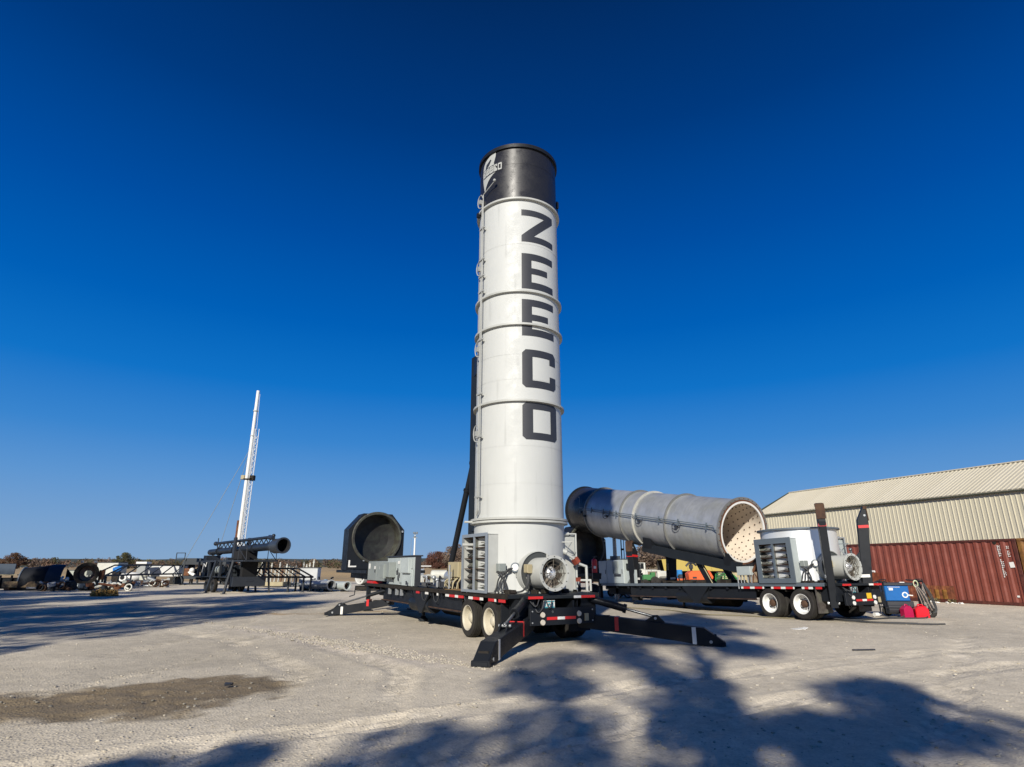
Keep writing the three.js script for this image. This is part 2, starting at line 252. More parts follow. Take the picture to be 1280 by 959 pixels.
  for (const s of [1, -1]) for (const x of [-0.43, 0.81]) wheel(t, x, s * 1.15, s, x * 3 + s, o.rimMat, o.hubMat);
  // outriggers with their cylinders
  for (const [k, p, dir] of [[0, [1.77, 0.5, 0.8], 45], [1, [1.77, 0.5, -0.8], -45], [2, [-8.0, 0.5, 0.95], 126.7], [3, [-8.0, 0.5, -0.95], -126.7]]) {
    if (!o.folded && k === 3) continue; // folded away out of sight
    if (!o.folded) {
      const F = k > 1; arm(t, p, dir, 0, false, F ? armGeoF : armGeo); const c = Math.cos(dir * D2R), s = Math.sin(dir * D2R), e = F ? 1.85 : 1.66, base = [p[0] + c * (F ? -0.1 : 0.2), 0.95, p[2] + s * (F ? -0.1 : 0.2)];
      hydro('outrigger_cylinder', t, base, [p[0] + c * e, F ? 0.4 : 0.58, p[2] + s * e], F ? 0.5 : 0.55, F ? 0.065 : 0.085, 0.03);
    } else {
      const q = k < 2 ? [1.7, 0.5, p[2] + 0.16] : p; arm(t, q, k < 2 ? dir : Math.sign(dir) * 75, k === 0 ? 90 : k === 1 ? 91 : 93, true, k < 2 ? armGeoR : armGeoP); const c = Math.cos(dir * D2R), s = Math.sin(dir * D2R);
      hydro('outrigger_cylinder', t, [q[0] - c * 0.1, 0.9, q[2] - s * 0.1], [q[0] - c * 0.22, k < 2 ? 2.1 : 1.9, q[2] - s * 0.22], 0.75, 0.07, 0.035);
    }
  }
  // front box that takes the tip of the stack
  const rest = new THREE.Group(); rest.name = 'stack_rest'; t.add(rest);
  const hole = new THREE.Path(); hole.absarc(0, 2.98, 1.09, 0, Math.PI * 2, true);
  const oct = [[-1.3, 1.56], [1.3, 1.56], [1.3, 3.35], [0.68, 4.06], [-0.68, 4.06], [-1.3, 3.35]];
  new MB().ex(oct, 0.95, new THREE.Matrix4().makeRotationY(Math.PI / 2).setPosition(-14.45, 0, 0), 0, [hole]).build('octagonal_housing', mBlack, rest);
  const rm = new THREE.Matrix4().makeRotationZ(-Math.PI / 2);
  new MB().lathe([[1.13, 0], [1.17, 0.06], [1.13, 0.1], [1.05, 0.09], [1.0, -0.1], [0.98, -0.5]], 64, rm.clone().setPosition(-13.5, 2.98, 0)).build('ring_lip', M(0.1, 0.11, 0.1, 0.5, 0.2, { map: T_rust }), rest, 'worn grey green metal ring');
  new MB().lathe([[0.985, 0], [0.7, -0.08], [0.35, -0.13], [0, -0.14]], 48, rm.clone().setPosition(-13.95, 2.98, 0)).build('back_plate', M(0.03, 0.034, 0.034, 0.5, 0.2, { map: T_rust }), rest);
  for (const [x, y] of [[0.55, 1.98], [-1.2, 3.28], [0.5, 3.98], [-0.45, 3.98]]) new MB().cbox(-13.46, y, x, 0.08, 0.09, 0.08, 0.01).build('clip', mGalv, rest);
  new MB().span(-13.5, -13.49, 1.68, 1.74, 0.86, 1.22).span(-13.5, -13.49, 1.74, 1.98, 1.15, 1.22).build('reflective_corner', mRefW, rest, 'white L shaped corner tape');
  new MB().ex([[0.1, 1.6], [1.0, 1.6], [0.35, 2.05]], 0.02, new THREE.Matrix4().makeRotationY(-Math.PI / 2).setPosition(-13.47, 0, 0)).build('brace_plate', mBlack, rest);
  return t;
}
const trailerA = makeTrailer({ name: 'stack_trailer', label: 'black drop deck trailer with outriggers spread under the upright white stack', pos: [0.19, -16.4], deg: 28.5, pitch: 0, scale: 1, folded: false, railMat: mDusty, flapMat: mBlack, rimMat: mRim, hubMat: mRim, lampMat: M(0.55, 0.5, 0.42, 0.35) });
cabinet(trailerA, 'control_cabinet', -7.64, -4.72, 1.09, 2.02, 1.0, 1.2, mPale, 2, [[-6.9, 1.6, 0.5, 0.5, 0.24, mGrey], [-5.3, 1.72, 0.75, 0.44, 0.14, mPale], [-5.3, 1.36, 1.0, 0.52, 0.05, mPale], [-7.35, 1.55, 0.5, 0.48, 0.3, mGrey]], mInk).userData.label = 'larger pale control cabinet';
{ const c = cabinet(trailerA, 'control_cabinet_001', -10.2, -7.78, 1.18, 1.9, 0.9, 1.2, mGrey, 2, [[-9.95, 1.72, 0.2, 0.2, 0.02, mRefW]]); c.userData.label = 'smaller grey control cabinet'; }
new MB().span(-10.1, -9.2, 1.06, 1.17, 0.9, 1.26).build('red_box', mRed, trailerA, 'red box under the small cabinet');
new MB().span(-7.7, -4.7, 2.02, 2.06, 0.95, 1.26).build('cabinet_roof', mInk, trailerA);
{ const c = trailerA.getObjectByName('control_cabinet'); const s = new MB(); for (const [x, y, r] of [[-6.35, 1.52, 0.4], [-6.1, 1.46, -0.3], [-6.2, 1.33, 0.5], [-6.75, 1.28, 0.1]]) s.tube([x - 0.06, y + 0.05, 1.26], [x + 0.08 * r, y - 0.08, 1.28], 0.022, 0.022, 6); s.build('switch_handle', mInk, c); }
strips(trailerA, [[-4.35, -4.05, 1], [-3.55, -3.3, 0], [-2.6, -2.5, 0], [-1.95, -1.7, 0], [-1.68, -1.3, 1], [-1.28, -1.08, 0], [-1.06, -0.72, 1], [-0.4, -0.15, 0], [-0.13, 0.25, 1], [0.27, 0.45, 0], [0.75, 1.05, 1], [1.07, 1.15, 0], [1.28, 1.62, 1]], 0.945, 1.262);
for (const x of [-7.2, -6.4, -5.9]) new MB().span(x, x + 0.12, 0.78, 0.98, 1.2, 1.28).build('rail_stake', mGalv, trailerA);
new MB().span(-2.15, -1.0, 1.08, 1.1, 0.3, 1.22).build('plywood_sheet', M(0.42, 0.27, 0.12, 0.8, 0, { map: T_rust }), trailerA, 'tan plywood sheet on the deck');

const trailerB = makeTrailer({ name: 'stack_trailer', label: 'black drop deck trailer with raised outrigger posts carrying the lowered grey stack', pos: [10.52, -22.4], deg: 25.8, pitch: 1.4, scale: 1.06, folded: true, railMat: mBlueGrey, flapMat: M(0.13, 0.13, 0.125, 0.7, 0, { map: T_rust }), rimMat: M(0.82, 0.82, 0.8, 0.4, 0, { map: T_grime }), hubMat: mRustDark, lampMat: mRefW, yellowTag: true });
{ const c = cabinet(trailerB, 'control_cabinet', -10.55, -8.55, 1.08, 2.12, 0.4, 1.2, mPale, 3, [[-9.15, 1.8, 0.45, 0.55, 0.03, mGrey], [-9.0, 1.45, 0.5, 0.1, 0.04, mInk]]);
  new MB().span(-8.5, -7.85, 1.7, 1.95, 0.6, 1.1).build('switch_box', mDark, c); new MB().ex([[-8.5, 1.08], [-8.5, 1.62], [-7.95, 1.62], [-8.1, 1.45]], 0.4, new THREE.Matrix4().makeTranslation(0, 0, 0.7)).build('step_bracket', mPale, c); new MB().span(-7.82, -7.72, 1.08, 1.66, 1.1, 1.2).build('post', mPale, c); }
strips(trailerB, [[-1.6, -1.5, 0], [-1.5, -1.2, 1], [-1.2, -1.0, 0], [-1.0, -0.68, 1], [-0.66, -0.6, 0], [-0.3, -0.2, 0], [-0.2, 0.1, 1], [0.1, 0.28, 0], [0.28, 0.55, 1], [0.57, 0.62, 0], [0.9, 1.0, 0], [1.0, 1.15, 1], [1.15, 1.3, 0], [1.4, 1.62, 1]], 0.94, 1.262);
new MB().cbox(-1.48, 1.5, 1.1, 0.62, 0.3, 0.2, 0.012).build('junction_box', mPale, trailerB, 'grey junction box above the deck edge');
{ const m = new MB(); for (const x of [-1.72, -1.58, -1.4, -1.25]) m.tube([x, 1.08, 1.1], [x, 1.36, 1.1], 0.022); m.tube([-1.7, 0.9, 1.27], [-1.7, 1.3, 1.27], 0.025); m.build('conduit', mGalv, trailerB); }
{ const m = new MB(); m.elbow([[-1.05, 1.1, 1.0], [-1.0, 1.75, 1.0], [-0.9, 1.9, 0.9]], 0.03).elbow([[-1.2, 1.45, 1.05], [-0.95, 1.75, 1.05]], 0.05).pipe([[-1.2, 1.1, 1.1], [-1.05, 1.4, 1.15], [-0.9, 1.15, 1.15]], 0.018); m.build('valve_pipe', mRust, trailerB); }
{ const m = new MB(); for (let k = 0; k < 26; k++) { const x = rr(-8, -2), z = rr(-0.9, 1.0); m.cbox(x, 1.09 + rr(0.02, 0.07), z, rr(0.08, 0.4), rr(0.05, 0.16), rr(0.08, 0.3), 0.01, rr(0, 3)); if (k % 3 == 0) m.tube([x, 1.1, z], [x + rr(-0.1, 0.1), 1.1 + rr(0.1, 0.3), z], 0.03); } m.build('deck_fittings', mDusty, trailerB); }
// valve manifold and hoses on the deck of the near trailer
{ const t = new THREE.Group(); t.name = 'valve_manifold'; trailerA.add(t);
  new MB().cbox(-2.35, 1.62, 0.75, 0.75, 0.42, 0.3, 0.015).build('cabinet', mTan, t, 'rust stained tan box');
  const p = new MB(), q = new MB(), h = new MB();
  for (let k = 0; k < 9; k++) { const x = -2.75 + k * 0.11; p.pipe([[x, 1.42, 0.8], [x + rr(-0.04, 0.04), 1.28, 0.95 + rr(-0.1, 0.1)], [x + rr(-0.1, 0.1), 1.1, 0.95 + rr(-0.2, 0.1)]], 0.02, 6); }
  for (const x of [-2.7, -2.02]) p.tube([x, 1.08, 0.6], [x, 1.45, 0.6], 0.025);
  for (let k = 0; k < 15; k++) { const x = rr(-4.4, -2.6), z = rr(0.2, 1.0), y = rr(1.15, 1.5); q.elbow([[x, 1.08, z], [x, y, z], [x + rr(-0.6, 0.6), y, z]], rr(0.02, 0.05)); if (k % 2) q.ball([x, y, z], 0.07); }
  q.tube([-3.0, 1.42, 0.75], [-2.45, 1.42, 0.75], 0.16, 0.16, 20); q.tube([-2.47, 1.42, 0.75], [-2.42, 1.42, 0.75], 0.2, 0.2, 20); q.tube([-2.1, 1.08, 1.1], [-2.1, 1.75, 1.1], 0.03);
  for (let k = 0; k < 16; k++) h.cbox(rr(-4.4, -2.3), 1.09 + rr(0.04, 0.12), rr(0.1, 1.1), rr(0.06, 0.2), rr(0.06, 0.2), rr(0.08, 0.2), 0.015, rr(0, 3));
  for (let k = 0; k < 7; k++) { const x = rr(-4.4, -2.4), z = rr(0.4, 1.1); h.pipe([[x, 1.1, z], [x + 0.2, rr(1.2, 1.5), z + 0.1], [x + 0.5, 1.12, z]], 0.02, 6); }
  
  p.build('hoses', mTan, t); q.build('pipework', mGalv, t); h.build('pump_set', mInk, t); t.position.x = 0;
  new MB().tube([-2.41, 1.42, 0.75], [-2.4, 1.42, 0.75], 0.15, 0.15, 20).build('pipe_mouth', mRustDark, t);
}
{ // gauges, labels and lamps on the cabinets; chains and hoses along the near deck
  const c = trailerA.children.filter((o) => o.name.startsWith('control_cabinet'));
  for (const [x, y, w, h, m] of [[-5.35, 1.86, 0.3, 0.12, mRefW], [-6.3, 1.84, 0.2, 0.1, mRefW], [-7.0, 1.66, 0.16, 0.14, mInk], [-5.1, 1.2, 0.12, 0.12, mInk], [-6.0, 1.18, 0.3, 0.05, mGrey]]) new MB().span(x - w / 2, x + w / 2, y - h / 2, y + h / 2, 1.4, 1.41).build('label_plate', m, c[0]).position.z = x > -6 && x < -5 ? -0.055 : -0.17;
  for (const x of [-9.3, -8.6]) new MB().span(x, x + 0.16, 1.6, 1.72, 1.226, 1.232).build('label_plate', mRefW, c[1]);
  for (let k = 0; k < 3; k++) new MB().pipe([[-4.6 + k * 0.9, 1.1, 1.12], [-4.3 + k * 0.9, 1.14, 1.2 - 0.04 * k], [-3.9 + k * 0.9, 1.1, 1.1], [-3.6 + k * 0.9, 1.12, 1.18]], 0.02, 6, 24).build('deck_hose', mCable, trailerA);
  for (const x of [-3.9, -2.95, -0.7]) new MB().pipe([[x, 0.98, 1.25], [x + 0.15, 0.78, 1.27], [x + 0.35, 0.74, 1.26], [x + 0.5, 0.97, 1.25]], 0.014, 6, 20).build('air_line', mCable, trailerA);
  new MB().tube([-0.45, 1.06, 1.3], [-0.45, 1.2, 1.3], 0.012).tube([2.08, 0.72, 0.3], [2.1, 0.72, 0.3], 0.03).build('pin', mGalv, trailerA);
  for (const z of [0.84, -0.8]) for (const y of [0.5, 0.74]) new MB().tube([2.1, y, z], [2.112, y, z], 0.018, 0.018, 6).build('bumper_bolt', mGalv, trailerA);
}
// ---------------------------------------------------------------- stacks: y along the stack, x to the trailer's rear, z to its left
const R = 1.21;
const onCyl = (al, y, r) => [r * Math.cos(al * D2R), y, r * Math.sin(al * D2R)];
function ringGeo(m, r0, r1, y0, y1, seg = 96) { return m.lathe([[r0, y0], [r1, y0], [r1, y1], [r0, y1]], seg); }
function wrapQuad(m, q, al0, y0, r, n = 14, nt = 8) { // q: four corners (metres along the girth to the right, metres up) -> patch on the cylinder
  const pos = [], nor = [], P = (s, t) => { const u = (q[0][0] * (1 - s) + q[1][0] * s) * (1 - t) + (q[3][0] * (1 - s) + q[2][0] * s) * t, v = (q[0][1] * (1 - s) + q[1][1] * s) * (1 - t) + (q[3][1] * (1 - s) + q[2][1] * s) * t, a = al0 * D2R - u / r; return [r * Math.cos(a), y0 + v, r * Math.sin(a), Math.cos(a), Math.sin(a)]; };
  for (let i = 0; i < n; i++) for (let j = 0; j < nt; j++) for (const [s, t] of [[0, 0], [1, 0], [1, 1], [0, 0], [1, 1], [0, 1]]) { const p = P((i + s) / n, (j + t) / nt); pos.push(p[0], p[1], p[2]); nor.push(p[3], 0, p[4]); }
  const g = new THREE.BufferGeometry(); g.setAttribute('position', new THREE.Float32BufferAttribute(pos, 3)); g.setAttribute('normal', new THREE.Float32BufferAttribute(nor, 3)); return m.add(g);
}
function wrapShape(m, pts, al0, y0, r) { // filled outline on the cylinder
  const s = new THREE.Shape(pts.map((p) => new THREE.Vector2(...p))); let g = new THREE.ShapeGeometry(s); g = g.toNonIndexed(); g.deleteAttribute('normal'); g.deleteAttribute('uv');
  let tri = []; const p = g.attributes.position; for (let i = 0; i < p.count; i++) tri.push([p.getX(i), p.getY(i)]);
  for (let k = 0; k < 3; k++) { const nx = []; for (let i = 0; i < tri.length; i += 3) { const [a, b, c] = tri.slice(i, i + 3), h = (x, y) => [(x[0] + y[0]) / 2, (x[1] + y[1]) / 2], ab = h(a, b), bc = h(b, c), ca = h(c, a); nx.push(a, ab, ca, ab, b, bc, ca, bc, c, ab, bc, ca); } tri = nx; }
  const pos = [], nor = []; for (const [u, v] of tri) { const a = al0 * D2R - u / r; pos.push(r * Math.cos(a), y0 + v, r * Math.sin(a)); nor.push(Math.cos(a), 0, Math.sin(a)); }
  const q = new THREE.BufferGeometry(); q.setAttribute('position', new THREE.Float32BufferAttribute(pos, 3)); q.setAttribute('normal', new THREE.Float32BufferAttribute(nor, 3)); return m.add(q);
}
const hb = (u0, u1, v0, v1) => [[u0, v0], [u1, v0], [u1, v1], [u0, v1]];
const S = 0.19, C0 = 0.09; // stroke and corner cut of the lettering, in letter heights
const glyph = {
  Z: [hb(0, 1, 1 - S, 1), hb(0, 1, 0, S), [[0, S], [0.34, S], [1, 1 - S], [0.66, 1 - S]]],
  E: [hb(0, 0.26, 0, 1), hb(0.26, 0.96, 1 - S, 1), hb(0.26, 0.74, 0.42, 0.59), hb(0.26, 0.96, 0, S)],
  C: [hb(0, 0.26, C0, 1 - C0), [[0, 1 - C0], [1, 1 - C0], [1 - C0, 1], [C0, 1]], hb(0.26, 1, 1 - S, 1 - C0), hb(0.76, 1, 0.66, 1 - S), [[C0, 0], [1 - C0, 0], [1, C0], [0, C0]], hb(0.26, 1, C0, S), hb(0.76, 1, S, 0.35)],
  O: [hb(0, 0.26, C0, 1 - C0), [[0, 1 - C0], [1, 1 - C0], [1 - C0, 1], [C0, 1]], hb(0.26, 0.76, 1 - S, 1 - C0), hb(0.76, 1, C0, 1 - C0), [[C0, 0], [1 - C0, 0], [1, C0], [0, C0]], hb(0.26, 0.76, C0, S)],
};
function letter(ch, parent, al, yb, w, h, mat, r, grow = 0) {
  const m = new MB(); for (const q of glyph[ch]) wrapQuad(m, q.map(([u, v]) => [u * w, v * h]), al, yb, r);
  return m.build('letter', mat, parent);
}
function louverBox(parent, s, o) {
  const g = new THREE.Group(); g.name = 'louver_box' + (s > 0 ? '' : '_001'); parent.add(g); g.rotation.y = s > 0 ? 0 : Math.PI;
  const h = o.lh, f = o.frame, w = 0.7;
  new MB().span(-w, -w + 0.02, 0.02, h, 0.9, 1.3).span(w - 0.02, w, 0.02, h, 0.9, 1.3).span(-w, w, h - 0.02, h + 0.004, 0.9, 1.3).span(-w + 0.02, w - 0.02, 0.0, 0.02, 0.9, 1.3).build('housing', o.box, g);
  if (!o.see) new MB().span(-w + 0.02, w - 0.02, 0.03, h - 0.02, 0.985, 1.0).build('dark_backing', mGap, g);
  new MB().span(-w - 0.04, w + 0.04, h - f + 0.02, h + 0.03, 1.302, 1.34).span(-w - 0.04, w + 0.04, 0.0, f * 0.9, 1.302, 1.34).span(-w - 0.04, -w - 0.04 + f, f * 0.9, h - f + 0.02, 1.302, 1.34).span(w + 0.04 - f, w + 0.04, f * 0.9, h - f + 0.02, 1.302, 1.34).span(-0.035, 0.035, f * 0.9, h - f + 0.02, 1.303, 1.336).build('frame', o.frameMat, g);
  new MB().span(-0.012, 0.012, f, h - f, 1.02, 1.3).build('divider', o.blade, g);
  const y0 = f * 0.9, dy = (h - f + 0.02 - y0) / 5;
  for (let k = 0; k < 5; k++) for (const c of [-1, 1]) {
    const x0 = c < 0 ? -w + 0.05 : 0.035, x1 = c < 0 ? -0.035 : w - 0.05, y = y0 + (k + 1) * dy - 0.02;
    new MB().box((x0 + x1) / 2, y, 1.2, x1 - x0, 0.012, 0.2, -0.12).build('shelf', o.shelf, g);
    new MB().box((x0 + x1) / 2, y - dy * 0.42, 1.13, x1 - x0, 0.014, 0.24, 0.85).box((x0 + x1) / 2, y - dy * 0.5, 1.24, 0.02, 0.02, 0.1).build('blade', o.blade, g);
    new MB().tube([x0 + 0.1, y - dy * 0.2, 1.08], [x1 - 0.08, y - dy * 0.75, 1.22], 0.012, 0.012, 6).build('link_rod', o.shelf, g);
  }
  new MB().cbox(0.88, 0.6, 1.0, 0.17, 0.18, 0.2, 0.012).build('junction_box', mGrey, g);
  return g;
}
const mPipeGrey = M(0.38, 0.39, 0.38, 0.5, 0, { map: T_grime });
const mFanDark = M(0.2, 0.19, 0.165, 0.5, 0.3, { map: T_rust });
function fan(parent, mat, x0, x1) {
  const g = new THREE.Group(); g.name = 'fan'; parent.add(g); const y = 0.47, z = 0.14;
  const m = (x) => new THREE.Matrix4().makeRotationZ(-Math.PI / 2).setPosition(x, y, z);
  new MB().lathe([[0.36, 0], [0.36, x1 - x0 - 0.03]], 56, m(x0)).lathe([[0.36, -0.03], [0.405, -0.03], [0.41, 0], [0.405, 0.012], [0.34, 0.012], [0.335, -0.05], [0.33, -(x1 - x0) + 0.1]], 56, m(x1)).build('shroud', mat, g);
  new MB().lathe([[0.52, -0.4], [0.52, 0.12], [0.5, 0.12], [0.495, 0.0]], 56, m(x0)).build('collar', mat, g); new MB().lathe([[0.5, 0.085], [0.36, 0.085]], 56, m(x0)).build('collar_gap', M(0.05, 0.055, 0.055, 0.8), g);
  new MB().lathe([[0.33, 0], [0, 0]], 40, m(x1 - 0.42)).build('duct_back', mGap, g);
  const hub = new MB().lathe([[0.15, 0], [0.15, 0.08], [0.12, 0.13], [0.06, 0.16], [0, 0.165]], 32, m(x1 - 0.24), false); hub.build('hub', mBright, g);
  for (let k = 0; k < 9; k++) { const a = k * 40 * D2R + 0.3; new MB().box(0, 0.235, 0, 0.016, 0.2, 0.12, 0, 0.7, 0).build('fan_blade', mFanDark, g); const b = g.children[g.children.length - 1]; b.rotation.x = a; b.position.set(x1 - 0.2, y, z); }
  const cage = new MB(); for (const r of [0.12, 0.2, 0.28]) cage.add(new THREE.TorusGeometry(r, 0.006, 6, 40), new THREE.Matrix4().makeRotationY(Math.PI / 2).setPosition(x1 - 0.03, y, z));
  for (let k = 0; k < 8; k++) { const a = k * Math.PI / 4; cage.tube([x1 - 0.03, y + 0.06 * Math.cos(a), z + 0.06 * Math.sin(a)], [x1 - 0.03, y + 0.34 * Math.cos(a), z + 0.34 * Math.sin(a)], 0.009, 0.009, 6); } cage.build('wire_guard', mFanDark, g);
  const bolts = new MB(); for (let k = 0; k < 12; k++) { const a = k * Math.PI / 6; bolts.tube([x1 + 0.01, y + 0.375 * Math.cos(a), z + 0.375 * Math.sin(a)], [x1 + 0.025, y + 0.375 * Math.cos(a), z + 0.375 * Math.sin(a)], 0.012, 0.012, 6); } bolts.build('bolts', mDusty, g);
  new MB().cbox((x0 + x1) / 2 - 0.1, y + 0.1, z + 0.42, 0.2, 0.2, 0.14, 0.015).build('terminal_box', mTan, g, 'tan terminal box');
  new MB().pipe([[(x0 + x1) / 2 - 0.12, y, z + 0.42], [(x0 + x1) / 2 - 0.12, 0.2, z + 0.44], [(x0 + x1) / 2 - 0.25, 0.06, z + 0.5], [1.0, 0.03, 0.95]], 0.022).pipe([[(x0 + x1) / 2 - 0.06, y, z + 0.42], [(x0 + x1) / 2 - 0.04, 0.25, z + 0.45], [(x0 + x1) / 2 - 0.1, 0.1, z + 0.48]], 0.018).build('cable', mCable, g);
  new MB().box((x0 + x1) / 2 + 0.1, y + 0.4, z, 0.06, 0.06, 0.02).tube([(x0 + x1) / 2 + 0.1, y + 0.34, z], [(x0 + x1) / 2 + 0.1, y + 0.46, z], 0.012).build('lifting_lug', mat, g);
}
function stackBase(parent, o) { // burner section, 1.76 m tall
  new MB().shell(R, 0, 1.74).build('base_shell', o.shell, parent);
  new MB().shell(R - 0.02, 0, 1.74).build('inner_wall', o.inner, parent);
  ringGeo(new MB(), R, R + 0.1, 1.69, 1.74).build('flange_ring', o.trim, parent); ringGeo(new MB(), R, R + 0.08, 0, 0.035).build('foot_ring', o.trim, parent);
  louverBox(parent, 1, o); louverBox(parent, -1, o); fan(parent, o.fanMat, 1.13, 1.95);
  const p = new MB(); p.elbow([[0.72, 1.45, -0.95], [0.78, 1.45, -1.3], [0.78, 0.1, -1.3]], 0.022).tube([0.72, 1.45, -0.95], [0.72, 1.45, -1.1], 0.05); p.elbow([[0.88, 0.98, -0.86], [0.95, 0.85, -1.05], [1.0, 0.68, -1.25], [1.05, 0.62, -1.42], [1.05, 0.02, -1.42]], 0.036).tube([0.82, 1.02, -0.8], [0.9, 0.97, -0.92], 0.07).elbow([[0.95, 0.28, -1.25], [1.1, 0.28, -1.5], [1.1, 0.02, -1.5]], 0.03);
  p.build('fuel_pipe', o.pipeMat, parent); new MB().box(0.97, 0.76, -1.15, 0.14, 0.15, 0.14, 0.5, 0.4, 0.4).box(0.95, 0.3, -1.22, 0.08, 0.1, 0.1).build('valve', M(0.4, 0.09, 0.05, 0.6, 0, { map: T_rust }), parent, 'red brown valve');
  new MB().bar(onCyl(-38, 1.23, 1.2), onCyl(-38, 1.23, 1.5), 0.02, 0.02).bar(onCyl(-38, 1.23, 1.48), onCyl(-48, 0.95, 1.21), 0.015, 0.015).bar(onCyl(-48, 1.23, 1.2), onCyl(-40, 1.23, 1.42), 0.02, 0.02).build('shelf_bracket', o.trim, parent);
  const a = onCyl(33.5, 0.6, 1.21), b = onCyl(33.5, 0.6, 1.3); new MB().tube(a, b, 0.115, 0.115, 24).build('gauge_case', mBlueGrey, parent); new MB().tube(b, onCyl(33.5, 0.6, 1.312), 0.085, 0.08, 24).build('gauge_face', mRefW, parent, 'round white gauge face');
  const h = new MB(); for (const k of [0, 1, 2]) h.pipe([onCyl(36 + k, 0.58 - k * 0.03, 1.3), onCyl(41 + k * 2, 0.55 - k * 0.04, 1.36), onCyl(45 + k * 3, 0.34, 1.33), onCyl(46 + k * 4, 0.12, 1.32), onCyl(48 + k * 4, 0.02, 1.34)], 0.02, 6, 20);
  h.pipe([onCyl(53, 0.5, 1.36), onCyl(47, 0.42, 1.4), onCyl(43, 0.2, 1.36), onCyl(42, 0.02, 1.34)], 0.024, 6, 20); h.build('cable', mCable, parent);
  new MB().elbow([onCyl(33, 0.5, 1.26), onCyl(33, 0.38, 1.25), onCyl(27, 0.37, 1.25), onCyl(22, 0.37, 1.24)], 0.008, 6).build('tubing', o.trim, parent);
  const d = new MB(); for (let k = 0; k < 18; k++) { const al = rr(-70, 75), r = rr(1.36, 1.6), q = onCyl(al, rr(0.02, 0.06), r); if (Math.abs(q[2]) < 1.2 && q[0] < 1.65) d.cbox(q[0], q[1], q[2], rr(0.06, 0.25), rr(0.04, 0.1), rr(0.06, 0.25), 0.008, rr(0, 3)); } d.build('deck_fittings', mDusty, parent);
}
function stackUpper(parent, y0, o) {
  const T = new THREE.Matrix4().makeTranslation(0, y0, 0), B = (name, mb, mat, label) => { const g = mb.geo(); g.applyMatrix4(T); return mesh(name, g, mat, parent, label); };
  for (const [a, b] of [[0.0, 3.1], [3.1, 5.29], [5.29, 6.29], [6.29, 9.31]]) B('shell_section', new MB().shell(R, a, b), o.shell);
  B('top_section', new MB().shell(R, 9.31, 11.22), o.band, 'black top section');
  B('inner_wall', new MB().shell(R - 0.03, 0.9, 11.2), mGap);
  for (const y of [0.0, 3.06, 5.25, 6.25, 9.27]) B('stiffener_ring', ringGeo(new MB(), R, R + (y === 0 ? 0.1 : 0.085), y, y + 0.055), y === 5.25 ? o.ring2 : o.trim);
  B('top_lip', ringGeo(new MB(), R - 0.03, R + 0.055, 11.12, 11.24), mBlack);
  for (const y of [0.9, 1.87, 3.69, 4.4, 7.8]) B('weld_seam', new MB().shell(R + 0.004, y, y + 0.018), o.shell);
  B('weld_seam', new MB().shell(R + 0.004, 10.55, 10.57), o.band);
  // conduits down the left side with their clamps and hose loops
  B('conduit', new MB().elbow([onCyl(60, 9.95, R + 0.16), onCyl(83, 9.75, R + 0.1), onCyl(83, 0.25, R + 0.09), onCyl(90, 0.12, R + 0.08)], 0.016).ball(onCyl(60, 9.98, R + 0.16), 0.05), o.pipeMat);
  B('conduit', new MB().elbow([onCyl(87, 9.5, R + 0.08), onCyl(87, 0.3, R + 0.08), onCyl(90, 0.05, R + 0.1)], 0.018), o.pipeMat);
  for (const y of [0.6, 2.2, 3.4, 5.0, 6.5, 7.0, 7.55, 8.6]) B('conduit_clamp', new MB().bar(onCyl(79, y, R + 0.1), onCyl(91, y, R + 0.1), 0.05, 0.04).bar(onCyl(85, y, R), onCyl(85, y, R + 0.12), 0.04, 0.04), o.pipeMat);
  for (const y of [2.3, 4.75, 7.3, 9.6]) B('hose_loop', new MB().pipe([onCyl(88, y - 0.22, R + 0.06), onCyl(94, y - 0.18, R + 0.11), onCyl(98, y + 0.05, R + 0.12), onCyl(96, y + 0.22, R + 0.1), onCyl(90, y + 0.24, R + 0.08), onCyl(87, y + 0.1, R + 0.06)], 0.017, 6, 30).box(...onCyl(93, y + 0.02, R + 0.07), 0.08, 0.14, 0.1, 0, 0, 0), o.loopMat);
  B('pilot_bracket', new MB().box(...onCyl(-66, 9.95, R + 0.05), 0.08, 0.22, 0.08).tube(onCyl(-66, 9.3, R + 0.05), onCyl(-66, 10.1, R + 0.05), 0.02).box(...onCyl(100, 9.25, R + 0.08), 0.1, 0.14, 0.1), mBlack);
  if (o.lugs) B('lifting_lug', new MB().tube(onCyl(101, -0.02, R + 0.02), onCyl(101, -0.02, R + 0.3), 0.03).tube(onCyl(101, -0.6, R), onCyl(101, -0.6, R + 0.34), 0.04).tube(onCyl(99, -0.7, R), onCyl(99, -0.7, R + 0.26), 0.03), mWhiteTrim);
  // cradle on the front side that the stack lies on when lowered
  const cr = new MB(); for (const s of [-1, 1]) cr.span(-1.42, -1.06, -0.55, 5.0, s * 0.6, s * 0.86); cr.span(-1.4, -1.24, 4.6, 4.95, -0.5, 0.5).span(-1.4, -1.24, 1.8, 2.1, -0.5, 0.5).span(-1.4, -1.24, -0.5, -0.2, -0.5, 0.5); B('cradle_beam', cr, mDark);
  for (const y of [4.35, -0.2]) { const w = []; for (let a = 126; a <= 234; a += 8) w.push([1.225 * Math.cos(a * D2R), 1.225 * Math.sin(a * D2R)]); w.push([-1.3, -0.85], [-1.3, 0.85]); B('saddle_plate', new MB().ex(w, y > 0 ? 0.55 : 0.3, new THREE.Matrix4().makeBasis(V(1, 0, 0), V(0, 0, -1), V(0, 1, 0)).setPosition(0, y, 0)), mBlack); }
}
